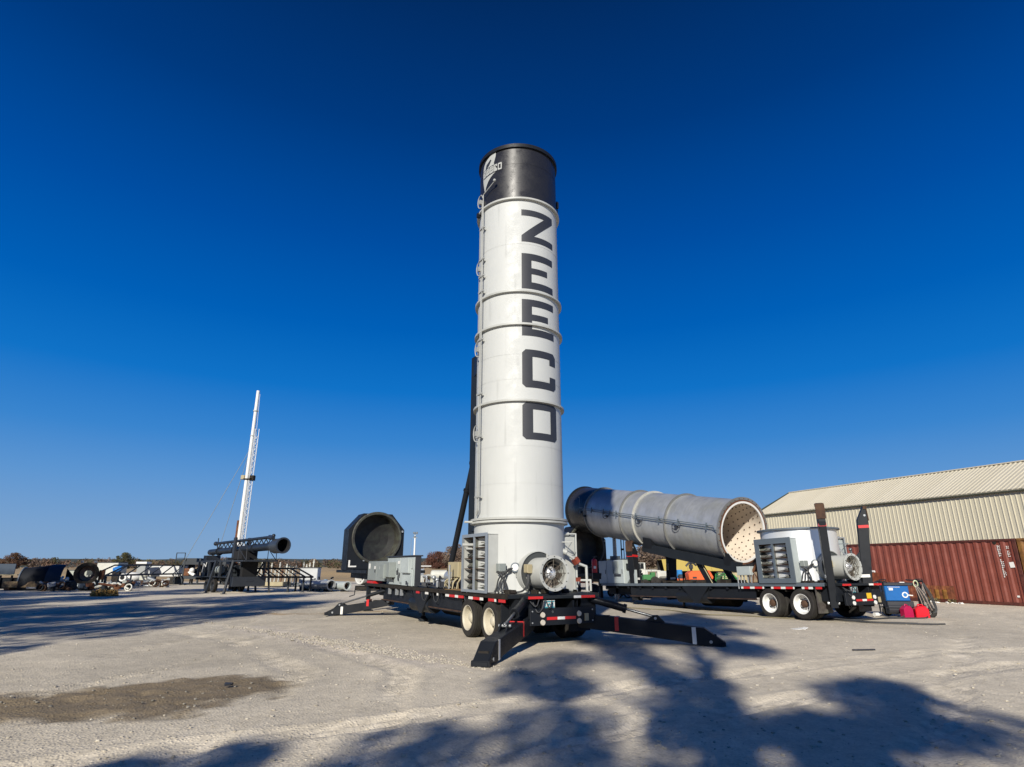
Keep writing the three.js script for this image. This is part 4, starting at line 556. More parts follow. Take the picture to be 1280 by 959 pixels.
{
  const paint = M(0.23, 0.064, 0.044, 0.55, 0, { map: T_grime, roughnessMap: T_rough }), trim = M(0.14, 0.04, 0.028, 0.6, 0, { map: T_rust });
  const c = container('shipping_container', 'dark red corrugated shipping container along the beige building', -8.5, 12.19, paint, trim), X = (x) => x + 8.5;
  const patch = (x0, x1, y1, mat, label) => { const p = []; for (let a = x0; a < x1 - 0.02; a += 0.381) p.push([a, 0.0], [a + 0.19, 0.0], [a + 0.24, 0.018], [a + 0.34, 0.018]); p.push([x1, 0], [x1, 0.03], [x0, 0.03]); new MB().ex(p, y1 - 0.18, new THREE.Matrix4().makeRotationX(-Math.PI / 2).setPosition(0, 0.17, 0.012 - 0.03)).build('repair_panel', mat, c, label); };
  patch(X(-3.05), X(-1.75), 0.98, M(0.3, 0.095, 0.055, 0.7, 0, { map: T_rust }), 'lighter orange red repaired panel'); patch(X(-1.75), X(-0.9), 0.86, M(0.3, 0.1, 0.05, 0.7, 0, { map: T_rust }), 'lighter orange red repaired panel'); patch(X(-0.9), X(0.33), 0.8, M(0.32, 0.11, 0.045, 0.75, 0, { map: T_rust }), 'orange repaired panel'); patch(X(-0.78), X(0.1), 0.62, M(0.4, 0.2, 0.04, 0.75, 0, { map: T_rust }), 'ochre primer patch');
  // worn white vertical markings
  const mk = (x, y0, y1, w, n) => { const m = new MB(); for (let k = 0; k < n; k++) { const y = y1 - (y1 - y0) * (k + 0.5) / n, hh = (y1 - y0) / n * 0.7; if (hash(k, n, 77) < 0.1) continue; m.box(x - w * 0.28 + rr(-0.01, 0.01), y, -0.042, w * 0.3, hh, 0.006); if (hash(k, n, 78) > 0.25) m.box(x + w * 0.1, y + hh * (hash(k, n, 79) - 0.5) * 0.7, -0.042, w * 0.5, hh * 0.32, 0.006); if (hash(k, n, 80) > 0.5) m.box(x + w * 0.34, y, -0.042, w * 0.2, hh * 0.8, 0.006); } return kind(m.build('painted_marking', mRefW, c, 'worn white vertical marking'), 'stuff'); };
  mk(X(2.93), 2.14, 2.66, 0.13, 6); mk(X(2.95), 1.14, 2.04, 0.13, 11); mk(X(3.3), 2.12, 2.62, 0.11, 7); new MB().box(X(3.32), 1.78, -0.042, 0.19, 0.24, 0.006, 0, 0, 0.1).build('painted_marking', mRefW, c, 'small white square marking'); new MB().box(X(3.28), 0.42, -0.042, 0.1, 0.08, 0.006).build('painted_marking', mRefW, c, 'small white spot');
  new MB().ball([X(2.8), 2.78, -0.04], 0.1, 10, 0.9, 1, 0.1).build('patch_spot', mDusty, c, 'dark scuffed spot');
  container('shipping_container', 'ochre yellow shipping container at the right edge past the red one', 3.74, 12.19, M(0.3, 0.15, 0.035, 0.65, 0, { map: T_rust }), M(0.28, 0.14, 0.03, 0.65, 0, { map: T_rust }));
  // rubbish and weeds at the foot of the wall
  const a = site(0.3, 0, 0.35); const w = thing('rubbish_pile', 'pale rubbish and weeds along the foot of the red container', 'rubbish', a, SITE_RY); const m = new MB(); for (let k = 0; k < 14; k++) m.box(rr(-0.9, 0.9), rr(0.015, 0.04), rr(-0.15, 0.25), rr(0.05, 0.2), rr(0.02, 0.06), rr(0.05, 0.12), rr(-0.4, 0.4), rr(0, 3), rr(-0.4, 0.4)); m.build('scraps', mRefW, w); const cl = []; for (let k = 0; k < 6; k++) cl.push([rr(-1.1, 0.3), rr(0.03, 0.16), rr(-0.2, 0), 0.12, k]); mesh('weeds', foliage(cl, 0.07, 30, () => [0.16, 0.13, 0.06]), mLeaf, w);
  for (const [y, l] of [[0, 'lower rusty orange steel crate beside the raised outrigger post'], [0.7, 'upper rusty orange steel crate beside the raised outrigger post']]) { const b = thing('steel_crate', l, 'crate', site(-3.42, y, 0.45), SITE_RY); new MB().cbox(0, 0.345, 0, 0.68, 0.69, 0.6, 0.015).build('body', M(0.24, 0.07, 0.03, 0.75, 0, { map: T_rust }), b); const rim = new MB(); for (const yy of [0.03, 0.66]) rim.span(-0.36, 0.36, yy - 0.025, yy + 0.025, 0.3, 0.325); for (const xx of [-0.34, 0.34]) rim.span(xx - 0.02, xx + 0.02, 0.055, 0.635, 0.3, 0.32); rim.build('rim', mRust, b); }
  const pp = thing('pipe_offcut', 'grey pipe offcut with a white end on the upper rusty crate', 'pipe', site(-3.42, 1.45, 0.45), SITE_RY); new MB().tube([-0.55, 0, 0], [0.3, 0, 0], 0.045).build('pipe', mGalv, pp); new MB().tube([0.1, 0, 0], [0.34, 0, 0], 0.055).build('end_cap', mRefW, pp);
}
// ---------------------------------------------------------------- welder, cans, cables in front of the container
{
  const t = thing('welder_generator', 'blue welder generator in a black wheeled frame in front of the red container', 'welder', [14.1, 0, -22.7], -12 * D2R);
  new MB().cbox(-0.26, 0.79, 0.06, 0.78, 0.52, 0.52, 0.025).build('housing', M(0.01, 0.13, 0.42, 0.35, 0, { map: T_grime }), t, 'bright blue housing');
  const h = t.children[0]; new MB().box(-0.45, 0.93, 0.325, 0.13, 0.08, 0.008).build('decal', mRefW, h); new MB().tube([-0.02, 0.74, 0.32], [-0.02, 0.74, 0.33], 0.1, 0.1, 24).box(0.13, 0.73, 0.326, 0.2, 0.035, 0.008, 0, 0, -0.12).build('decal', mRefW, h, 'white round emblem with a tail'); new MB().tube([-0.02, 0.74, 0.33], [-0.02, 0.74, 0.334], 0.062, 0.062, 20).build('decal', M(0.02, 0.16, 0.45, 0.4), h);
  new MB().box(-0.35, 1.0, 0.325, 0.4, 0.012, 0.006).build('decal', mRefW, h);
  new MB().cbox(-0.18, 1.1, 0.05, 0.98, 0.1, 0.6, 0.02).build('top_panel', mInk, t); new MB().cbox(-0.2, 0.42, 0.05, 0.86, 0.2, 0.5, 0.02).build('base_tray', mInk, t);
  const f = new MB(); for (const z of [-0.25, 0.36]) f.elbow([[-0.72, 0.12, z], [-0.74, 1.16, z], [-0.6, 1.2, z]], 0.022).elbow([[0.72, 0.1, z], [0.6, 1.22, z], [0.3, 1.24, z]], 0.022).tube([-0.72, 0.3, z], [0.7, 0.3, z], 0.022); for (const x of [-0.74, 0.6]) f.tube([x, 1.16, -0.25], [x, 1.2, 0.36], 0.022); f.elbow([[-0.76, 1.15, 0.36], [-0.78, 1.25, 0.36], [-0.58, 1.26, 0.36], [-0.56, 1.15, 0.36]], 0.015).elbow([[0.36, 1.15, 0.36], [0.38, 1.27, 0.36], [0.6, 1.28, 0.36], [0.62, 1.15, 0.36]], 0.015); f.box(0.5, 0.7, 0.2, 0.14, 0.9, 0.1); f.build('frame', mBlack, t);
  new MB().tube([-0.62, 0.26, 0.2], [0.1, 0.26, 0.2], 0.17, 0.17, 20).build('fuel_tank', mInk, t); for (const x of [-0.5, 0.68]) new MB().lathe([[0.05, -0.04], [0.14, -0.05], [0.17, -0.03], [0.17, 0.03], [0.14, 0.05], [0.05, 0.04]], 20, TY.clone().setPosition(x, 0.17, x > 0 ? 0.4 : -0.2)).build('wheel', mRubber, t);
  new MB().box(-0.02, 1.16, 0.2, 0.16, 0.03, 0.1).build('label_plate', mRefW, t);
  for (let k = 0; k < 6; k++) new MB().pipe([[0.3 + k * 0.01, 1.1, 0.42], [0.36 + k * 0.035, 0.7 + 0.02 * k, 0.5 + k * 0.01], [0.5 + k * 0.045, 0.12 + k * 0.03, 0.5], [0.62 + k * 0.02, 0.1 + k * 0.06, 0.46], [0.6 - k * 0.02, 0.7, 0.45], [0.55, 1.12, 0.42]], 0.014, 6, 28).build('welding_cable', k % 2 ? mCable : M(0.3, 0.24, 0.2, 0.6), t);
  for (let k = 0; k < 3; k++) new MB().pipe([[0.58 + k * 0.02, 1.15, 0.38], [0.72 + k * 0.04, 0.7, 0.42], [0.8 + k * 0.02, 0.2, 0.44], [0.7, 0.15, 0.42]], 0.016, 6, 20).build('welding_cable', mCable, t);
  new MB().add(new THREE.TorusGeometry(0.07, 0.016, 8, 24), new THREE.Matrix4().makeScale(1, 1.5, 1).setPosition(0.34, 1.12, 0.44)).build('cable_loop', M(0.5, 0.55, 0.35, 0.5), t, 'pale looped cable end');
  new MB().pipe([[-0.78, 0.6, 0.4], [-0.92, 0.3, 0.45], [-0.9, 0.06, 0.5], [-0.3, 0.05, 0.65], [-0.1, 0.3, 0.5]], 0.014, 6, 24).build('welding_cable', mCable, t);
}
function gasCan(label, x, z, w, ry, mat) { const t = thing('gas_can', label, 'gas can', [x, 0, z], ry); new MB().ex([[-w / 2, 0.01], [w / 2, 0.01], [w / 2, 0.26], [w / 2 - 0.08, 0.36], [-w / 2 + 0.1, 0.36], [-w / 2, 0.27]], 0.2, new THREE.Matrix4().makeTranslation(0, 0, -0.1), 0.025).build('body', mat, t); new MB().elbow([[-w / 2 + 0.1, 0.38, 0], [-w / 2 + 0.12, 0.43, 0], [w / 2 - 0.12, 0.42, 0], [w / 2 - 0.06, 0.34, 0]], 0.02).build('handle', mat, t); new MB().tube([w / 2 - 0.03, 0.36, 0], [w / 2 - 0.02, 0.42, 0], 0.035, 0.03).build('cap', mInk, t); const r = new MB(); for (const y of [0.1, 0.17]) r.box(0, y, 0.128, w * 0.8, 0.014, 0.008); r.build('moulded_rib', mat, t); return t; }
gasCan('dark crimson gas can on the gravel, left of the two cans', 13.86, -22.22, 0.3, 0.1, M(0.4, 0.006, 0.06, 0.35)); gasCan('bright red gas can on the gravel, right of the two cans', 14.3, -22.12, 0.38, -0.2, M(0.62, 0.008, 0.02, 0.35));
{ const t = thing('grey_jug', 'small pale jug lying left of the welder on the gravel', 'jug', [13.0, 0, -22.6], 0.3); new MB().tube([-0.1, 0.07, 0], [0.08, 0.07, 0], 0.07, 0.07, 16).tube([0.08, 0.07, 0], [0.14, 0.07, 0], 0.07, 0.02, 16).tube([0.14, 0.07, 0], [0.2, 0.07, 0], 0.02).build('body', mRefW, t); new MB().tube([0.2, 0.07, 0], [0.23, 0.07, 0], 0.026).build('cap', mInk, t); }
tag(new MB().pipe([[9.9, 0.03, -22.2], [11.07, 0.03, -20.95], [12.0, 0.03, -21.2], [12.8, 0.03, -21.6], [14.3, 0.03, -21.85], [14.5, 0.1, -22.3]], 0.022, 6, 60).build('power_cable', mCable), 'black cable from the far trailer to the welder on the gravel', 'cable');
tag(new MB().pipe([[10.2, 0.03, -21.7], [10.9, 0.03, -20.6], [11.3, 0.03, -20.0], [12.0, 0.03, -19.6], [12.8, 0.03, -19.35], [13.2, 0.03, -19.4]], 0.022, 6, 50).pipe([[10.6, 0.075, -20.9], [11.4, 0.03, -20.15], [12.0, 0.03, -19.9], [12.5, 0.03, -19.6]], 0.018, 6, 30).build('power_cable', mCable), 'doubled black cable lying loose on the gravel before the gas cans', 'cable');
tag(new MB().pipe([[4.84, 0.025, -28.95], [4.95, 0.02, -27.3], [5.6, 0.02, -26.5], [6.3, 0.02, -25.8], [7.06, 0.02, -23.4], [8.2, 0.02, -22.9], [9.0, 0.02, -22.0], [9.6, 0.02, -21.6], [10.4, 0.02, -21.9]], 0.018, 6, 90).build('ground_hose', M(0.2, 0.17, 0.1, 0.7)), 'thin tan hose running along the gravel beside the far trailer', 'hose');
tag(new MB().box(8.14, 0.02, -18.09, 0.42, 0.01, 0.2, 0.06, 0.3, 0.05).box(8.28, 0.03, -18.07, 0.14, 0.012, 0.16, 0, 0.3, 0.4).build('paper_scrap', mRefW), 'white paper scrap on the gravel before the far trailer', 'paper');
tag(new MB().box(7.42, 0.025, -13.59, 0.5, 0.025, 0.05, 0, 0.12, 0).build('metal_strip', mInk), 'dark metal strip on the gravel at right', 'scrap metal');
tag(new MB().tube([-4.26, 0.04, -9.72], [-4.14, 0.04, -9.7], 0.02).box(-4.2, 0.04, -9.66, 0.08, 0.03, 0.05, 0, 0.6).build('scrap_bit', mInk), 'small dark scrap on the damp dirt patch', 'scrap metal');
// ---------------------------------------------------------------- dark pipe trailer and what stands left of it
const SH = (px, D) => (px - 640) / 775 * D;
{
  const t = thing('pipe_trailer', 'dark trailer carrying a long raised pipe with a lattice along its top', 'trailer', [-18.9, 0, -43], -43.8 * D2R);
  const sl = 0.02; const py = (s) => 2.86 + s * sl;
  const pm = M(0.022, 0.028, 0.038, 0.45, 0.2, { map: T_grime }), bm = M(0.028, 0.033, 0.042, 0.55, 0, { map: T_grime });
  new MB().tube([-5.7, py(-5.7), 0], [4.7, py(4.7), 0], 0.21, 0.25, 24).build('main_pipe', pm, t); for (const s of [-4, -1.2, 2]) new MB().tube([s, py(s), 0], [s + 0.08, py(s), 0], 0.3, 0.3, 24).build('pipe_flange', pm, t);
  const ax = new THREE.Matrix4().makeRotationZ(-Math.PI / 2 + 0.02).setPosition(4.6, py(4.6), 0);
  new MB().lathe([[0.3, 0], [0.46, 0.55], [0.46, 1.5], [0.5, 1.5], [0.5, 1.6], [0.4, 1.6]], 40, ax).build('flare_tip', M(0.06, 0.07, 0.085, 0.4, 0.3, { map: T_steel }), t); new MB().lathe([[0.4, 1.6], [0.39, 0.7], [0, 0.65]], 32, ax.clone()).build('tip_bore', mGap, t);
  new MB().tube([-4.7, 3.36, 0.02], [4.4, 3.55, 0.02], 0.1, 0.1, 14).tube([4.2, 3.54, 0.02], [5.3, 3.45, 0.3], 0.16, 0.12, 14).ball([-4.8, 3.36, 0.02], 0.16).tube([-4.4, 3.1, 0.02], [-4.4, 3.75, 0.02], 0.035).ball([4.9, 3.62, 0.1], 0.12).build('upper_pipe', pm, t);
  const n = 26; for (let k = 0; k < n; k++) { const a = -4.6 + k * 9 / n, b = a + 9 / n; new MB().bar(k % 2 ? [a, py(a) + 0.2, 0.02] : [a, 3.46 + a * 0.02 - 0.08, 0.02], k % 2 ? [b, 3.46 + b * 0.02 - 0.08, 0.02] : [b, py(b) + 0.2, 0.02], 0.05, 0.05).build('lattice_bar', bm, t); }
  const fr = new MB(); fr.span(-0.25, 0.1, 2.2, 3.65, -0.55, -0.42).span(-0.25, 0.1, 2.2, 3.65, 0.42, 0.55).span(-0.25, 0.1, 2.1, 2.3, -0.9, 0.9); fr.build('saddle_frame', bm, t); new MB().cbox(0.75, 2.45, 0, 1.3, 0.55, 1.1, 0.03).build('winch_box', mGap, t);
  const ch = new MB().span(-5.6, 1.6, 0.72, 1.0, -0.5, -0.35).span(-5.6, 1.6, 0.72, 1.0, 0.35, 0.5); for (let x = -5.4; x < 1.6; x += 1.1) ch.span(x, x + 0.12, 0.78, 0.95, -0.9, 0.9); ch.span(-5.6, 1.7, 1.0, 1.05, -1.1, 1.1); ch.build('chassis', bm, t);
  new MB().span(1.4, 1.75, 0.9, 2.05, -0.5, 0.5).build('rear_panel', mGap, t); new MB().span(1.45, 1.85, 0.45, 1.05, -1.1, 1.1).span(1.76, 1.87, 0.75, 0.85, -0.25, 0.25).build('bumper', bm, t);
  new MB().span(-5.5, -4.9, 1.05, 2.5, -0.5, 0.5).build('front_post', bm, t); new MB().span(-5, 3, 2.02, 2.12, -1.15, -1.05).span(-5, 3.2, 2.02, 2.12, 1.05, 1.15).span(1.2, 3.4, 2.02, 2.12, -1.1, 1.1).build('platform', bm, t);
  for (const x of [-4.5, -2.5, -0.5, 1.4]) for (const s of [-1, 1]) new MB().span(x, x + 0.12, 1.05, 2.02, s * 1.1 - 0.06, s * 1.1 + 0.06).build('post', bm, t);
  for (const [x, z, fx, fz] of [[-0.8, 1.3, -0.7, 1.75], [1.5, -1.3, 1.6, -1.55], [1.6, 1.1, 1.9, 1.6], [-0.5, -1.2, -0.4, -1.5]]) new MB().bar([x, 2.1, z], [fx, 0.03, fz], 0.13, 0.13).box(fx, 0.02, fz, 0.3, 0.04, 0.3).build('leg', bm, t);
  new MB().bar([1.6, 2.1, 1.0], [0.4, 1.0, 1.0], 0.08, 0.08).bar([1.6, 2.1, -1.0], [0.4, 1.0, -1.0], 0.08, 0.08).bar([-1, 2.0, 1.1], [-2.2, 1.0, 1.1], 0.07, 0.07).build('brace', bm, t);
  for (const s of [-1, 1]) new MB().elbow([[2.0, 2.1, s], [2.0, 2.9, s], [3.2, 2.95, s], [3.3, 2.1, s], [2.0, 2.85, s]], 0.025, 6).build('railing', bm, t);
  const jk = new MB(); for (let k = 0; k < 18; k++) jk.cbox(rr(-5, 0.8), rr(1.1, 1.8), rr(-0.9, 0.9), rr(0.15, 0.7), rr(0.15, 0.6), rr(0.15, 0.5), 0.03, rr(0, 3)); for (let k = 0; k < 10; k++) { const x = rr(-5, 0.5), z = rr(0.5, 1); jk.tube([x, 1.05, z], [x + rr(-0.3, 0.3), rr(1.6, 2), z], 0.04); } jk.build('deck_fittings', mDark, t);
  new MB().tube([-1.2, 1.5, 0.95], [-0.6, 1.5, 0.95], 0.25, 0.25, 18).build('air_tank', mGrey, t, 'grey tank on the deck'); new MB().elbow([[-3.6, 1.3, 1.16], [-3.4, 1.9, 1.16], [-3.0, 1.7, 1.16], [-2.9, 2.0, 1.16]], 0.03).build('hose', mRefW, t, 'pale hose');
  for (const s of [1, -1]) for (const x of [-1.6, -2.7]) wheel(t, x, s * 0.95, s, x, bm, bm, 0.93, false);
}
{ // guyed mast
  const t = thing('guyed_mast', 'tall white guyed pole with a lattice mast beside it', 'mast', [-21.45, 0, -48], 0);
  new MB().tube([0, 2.2, 0], [0, 15.9, 0], 0.15, 0.13, 20).build('pole', mRefW, t); new MB().tube([0, 14.1, 0], [0, 14.2, 0], 0.2, 0.2, 20).tube([0, 12, 0], [0, 12.05, 0], 0.18, 0.18, 20).build('pole_collar', mWhiteTrim, t); new MB().tube([-0.18, 0, 0], [-0.18, 5.2, 0], 0.13, 0.13, 14).tube([0, 0, 0], [0, 2.3, 0], 0.2, 0.2, 14).build('lower_post', mRust, t);
  const lm = M(0.6, 0.62, 0.63, 0.5, 0.1); const c = [[0.24, -0.12], [0.24, 0.12], [0.5, 0]]; for (const [x, z] of c) new MB().tube([x, 2, z], [x, x > 0.5 ? 12.1 : 12.6, z], 0.035, 0.03, 7).build('mast_leg', lm, t);
  for (let k = 0; k < 21; k++) { const y = 2 + k * 0.48, m = new MB(); for (let j = 0; j < 3; j++) { const a = c[j], b = c[(j + 1) % 3]; m.bar([a[0], y, a[1]], [b[0], y + 0.48, b[1]], 0.025, 0.025).bar([a[0], y, a[1]], [b[0], y, b[1]], 0.02, 0.02); } m.build('lattice_bar', lm, t); }
  new MB().tube([0.3, 12, 0], [0.18, 15.6, 0], 0.02, 0.015, 6).build('top_line', lm, t);
  new MB().cbox(-0.3, 8.6, 0, 0.3, 0.34, 0.3, 0.03).build('clamp_box', mTan, t); new MB().cbox(0.45, 8.55, 0, 0.35, 0.4, 0.4, 0.03).span(-0.2, 0.5, 8.4, 8.5, -0.2, 0.2).build('clamp_box', mDusty, t);
  for (const [x, z] of [[-4.4, 0.5], [-2.6, -1.5]]) new MB().tube([0, 11, 0], [x, 0.6, z], 0.02, 0.02, 5).build('guy_wire', mGrey, t);
}
function truss(name, label, a, b, y0, y1, n, tips, mat) {
  const t = thing(name, label, 'truss', [a[0], 0, a[1]], Math.atan2(-(b[1] - a[1]), b[0] - a[0])), L = Math.hypot(b[0] - a[0], b[1] - a[1]), w = 0.5;
  const [s0, s1] = tips; for (const z of [-w, w]) { new MB().span(0, L, y0 - 0.06, y0 + 0.06, z - 0.05, z + 0.05).build('lower_chord', mat, t); new MB().span(s0, L - s1, y1 - 0.06, y1 + 0.06, z - 0.05, z + 0.05).build('upper_chord', mat, t); if (s0) new MB().bar([0, y0, z], [s0, y1, z], 0.09, 0.09).build('end_strut', mat, t); if (s1) new MB().bar([L, y0, z], [L - s1, y1, z], 0.09, 0.09).build('end_strut', mat, t); for (let k = 0; k < n; k++) { const x = s0 + k * (L - s0 - s1) / n, x2 = x + (L - s0 - s1) / n; new MB().bar([x, y0, z], [x, y1, z], 0.06, 0.06).build('upright', mat, t); new MB().bar([x, y0, z], [x2, y1, z], 0.06, 0.06).build('diagonal', mat, t); } }
  const c = new MB(); for (let k = 0; k <= n; k++) { const x = s0 + k * (L - s0 - s1) / n; c.span(x - 0.03, x + 0.03, y0 - 0.04, y0 + 0.04, -w + 0.05, w - 0.05); } c.build('cross_bar', mat, t);
  for (const x of [0.15, L - 0.15, L * 0.25]) for (const z of [-w, w]) new MB().span(x - 0.05, x + 0.05, 0, y0 - 0.06, z - 0.05, z + 0.05).span(x - 0.18, x + 0.18, 0, 0.04, z - 0.12, z - 0.052).build('leg', mat, t);
  return t;
}
const mTruss = M(0.025, 0.032, 0.04, 0.6, 0, { map: T_grime });
truss('truss_boom', 'long dark truss boom left of the dark pipe trailer', [-32.6, -49], [-33.8, -64.6], 1.02, 1.82, 6, [3, 0], mTruss);
truss('truss_boom', 'dark truss boom with a sloping end right of the dark pipe trailer', [-14.3, -44], [-19.4, -45], 0.99, 1.58, 4, [1.25, 0], mTruss);
{ const t = thing('equipment_skid', 'dark cluttered equipment skid with a rail cage behind the dark pipe trailer', 'skid', [-30.6, 0, -62], 0); new MB().span(-1.9, 2.4, 0.55, 0.85, -1, 1).span(-1.9, 2.4, 0.0, 0.1, -1, -0.8).span(-1.9, 2.4, 0, 0.1, 0.8, 1).build('base_frame', mTruss, t); for (const x of [-1.7, -0.2, 1.2, 2.3]) for (const z of [-0.95, 0.95]) new MB().span(x - 0.07, x + 0.07, 0.1, 2.5, z - 0.07, z + 0.07).build('post', mTruss, t); new MB().span(-1.9, 2.4, 1.9, 2.2, -1, 1).span(-1.8, -0.6, 2.2, 2.5, -0.9, 0.9).build('top_frame', mTruss, t); new MB().elbow([[-2.6, 2.0, 1], [-2.6, 3.0, 1], [-1.75, 3.0, 1], [-1.75, 2.1, 1]], 0.04, 6).elbow([[-2.6, 2.5, 1], [-1.75, 2.5, 1], [-2.2, 2.05, 1]], 0.035, 6).build('rail_cage', mTruss, t); const m = new MB(), w = new MB(); for (let k = 0; k < 12; k++) m.cbox(rr(-1.6, 2.1), rr(0.9, 1.8), rr(-0.7, 0.7), rr(0.2, 0.8), rr(0.2, 0.7), rr(0.2, 0.6), 0.03, rr(0, 3)); m.build('machinery', mDark, t); w.ball([-0.9, 1.35, 0.9], 0.26).tube([-1.2, 1.2, 0.9], [-0.6, 0.9, 0.9], 0.16); w.build('valve', mRefW, t, 'pale valve'); new MB().cbox(-1.35, 1.2, 0.9, 0.5, 0.7, 0.3, 0.03).build('panel', mRust, t); new MB().elbow([[0.6, 2.2, 0.5], [0.7, 2.8, 0.5], [0.4, 3.05, 0.5]], 0.05).elbow([[0.7, 2.7, 0.5], [1.1, 3.0, 0.5]], 0.05).build('hook', mTruss, t); for (const s of [1, -1]) wheel(t, 2.6, s * 0.9, s, 1, mTruss, mTruss, 0.95, false); }
// ---------------------------------------------------------------- yard clutter on the far left
{ const t = thing('steel_drum_half', 'big dark open half pipe section resting on the tan block', 'pipe section', [-36.6, 0.66, -47.6], 0.35);
  const dm = MB_(0.01, 0.012, 0.017, 0.7, 0, { map: T_grime }), ax = new THREE.Matrix4().makeRotationZ(-Math.PI / 2); const half = (r0, r1, x0, x1) => new MB().add(new THREE.CylinderGeometry(r1, r0, x1 - x0, 32, 1, true, -Math.PI / 2, Math.PI), new THREE.Matrix4().makeRotationZ(-Math.PI / 2).setPosition((x0 + x1) / 2, 0, 0));
  half(0.95, 1.15, -0.6, 1.2).build('shell', dm, t); half(1.2, 1.2, 1.1, 2.1).build('shell', M(0.02, 0.03, 0.05, 0.6), t); half(0.9, 1.1, -0.55, 1.15).build('lining', mRustDark, t);
  new MB().add(new THREE.TorusGeometry(0.97, 0.06, 8, 40, Math.PI), new THREE.Matrix4().makeRotationY(Math.PI / 2).setPosition(-0.6, 0, 0)).build('rim', mBlueGrey, t); new MB().ex([[2.1, 0], [2.9, 0], [2.1, 0.9]], 0.1, null).build('gusset', dm, t); new MB().ball([-0.2, 0.3, 0.4], 0.3).cbox(0.3, 0.1, 0.5, 0.8, 0.3, 0.5).build('contents', mDark, t); }
{ const t = thing('concrete_block', 'long tan timber block under the dark half pipe section', 'block', [-36.5, 0, -47.2], 0.05); new MB().cbox(0, 0.42, 0, 3.1, 0.44, 1.1, 0.04).build('body', M(0.28, 0.22, 0.14, 0.9, 0, { map: T_rust }), t); for (const x of [-1.2, 1.1]) new MB().cbox(x, 0.1, 0, 0.4, 0.2, 1, 0.02).build('skid', mRustDark, t); }
{ const t = thing('steel_box', 'dark open steel box beside the tan block', 'box', [-34.2, 0, -47.6], 0.08); new MB().span(-0.75, 0.75, 0.05, 0.12, -0.5, 0.5).span(-0.75, -0.69, 0.12, 0.62, -0.5, 0.5).span(0.69, 0.75, 0.12, 0.62, -0.5, 0.5).span(-0.69, 0.69, 0.12, 0.62, 0.44, 0.5).span(-0.69, 0.69, 0.12, 0.62, -0.5, -0.44).build('walls', mDark, t); new MB().span(-0.78, 0.78, 0.62, 0.68, -0.53, -0.4).span(-0.78, 0.78, 0.62, 0.68, 0.4, 0.53).build('rim', mBlueGrey, t); const q = new MB(); for (let k = 0; k < 9; k++) q.ball([rr(-0.5, 0.5), rr(0.6, 0.95), rr(-0.3, 0.3)], rr(0.08, 0.2), 8); q.build('scrap', mRefW, t, 'pale scrap heaped inside'); }
{ const t = thing('pipe_ring', 'large upright flanged pipe ring facing the viewpoint on dark debris', 'pipe ring', [-32.1, 1.2, -47], 0.45); new MB().lathe([[0.56, -0.5], [0.68, -0.5], [0.72, 0.36], [0.8, 0.36], [0.8, 0.5], [0.56, 0.5], [0.56, -0.5]], 40, TY).build('ring_body', mRustDark, t); new MB().lathe([[0.8, 0.502], [0.62, 0.51], [0.56, 0.502]], 40, TY.clone()).build('flange_face', mDusty, t); new MB().lathe([[0.56, -0.4], [0.25, -0.42]], 32, TY.clone()).build('inner_plate', M(0.6, 0.45, 0.4, 0.7, 0, { map: T_rust }), t, 'pale pinkish inner plate'); for (const s of [-1, 1]) new MB().cbox(s * 0.42, 0.86, 0.3, 0.16, 0.16, 0.16, 0.02).build('lifting_lug', mGalv, t); new MB().cbox(0.95, -0.1, 0.1, 0.35, 0.7, 0.4, 0.03).build('bracket', mRust, t); }
{ const t = thing('scrap_heap', 'heap of dark debris under the upright pipe ring', 'scrap heap', [-32.1, 0, -46.9], 0.3); const a = new MB(), b = new MB(); for (let k = 0; k < 22; k++) (k % 3 ? a : b).cbox(rr(-1.1, 1.2), rr(0.08, 0.35), rr(-0.5, 0.6), rr(0.2, 0.7), rr(0.1, 0.35), rr(0.2, 0.5), 0.03, rr(0, 3)); kind(a.build('debris', mDark, t), 'stuff'); kind(b.build('debris', mBlueGrey, t), 'stuff'); }
{ const t = thing('steel_plate_rack', 'dark blue steel panel on a stand at the left frame edge', 'panel', [-38.6, 0, -47], 0.2); new MB().cbox(0, 1.52, 0, 1.7, 0.78, 0.08, 0.01, 0).build('panel', M(0.02, 0.04, 0.07, 0.5), t); for (const x of [-0.7, 0, 0.75]) new MB().span(x - 0.05, x + 0.05, 0, 1.15, -0.05, 0.05).build('leg', mDark, t); new MB().cbox(0.3, 0.5, -0.4, 1.6, 0.8, 0.6, 0.03).build('bin', mDark, t); new MB().span(-0.9, 1.2, 1.08, 1.14, -0.1, 0.3).build('shelf', mTan, t); }
const boxThing = (name, label, cat, [x, z], w, h, d, mat, ry = 0, y = 0.35, extra) => { const t = thing(name, label, cat, [x, 0, z], ry); new MB().cbox(0, y + h / 2, 0, w, h, d, 0.03).build('body', mat, t); new MB().span(-w / 2 - 0.02, w / 2 + 0.02, y + h, y + h + 0.06, -d / 2 - 0.02, d / 2 + 0.02).build('roof_edge', mInk, t); for (const s of [-0.4, 0.4]) new MB().span(w * s - 0.08, w * s + 0.08, 0, y, -d / 2 + 0.1, d / 2 - 0.1).build('skid', mDark, t); if (extra) extra(t, w, h, d, y); return t; };
const mOff = M(0.6, 0.6, 0.54, 0.6, 0, { map: T_grime });
boxThing('equipment_box', 'off white equipment box left of the blue tarp', 'equipment box', [-38.7, -60], 1.95, 1.25, 1.6, mOff, 0.05, 0.8); boxThing('equipment_box', 'low grey box behind the upright pipe ring', 'equipment box', [-41.5, -60], 1.9, 0.85, 1.5, M(0.4, 0.42, 0.36, 0.6, 0, { map: T_grime }), 0, 0.5);
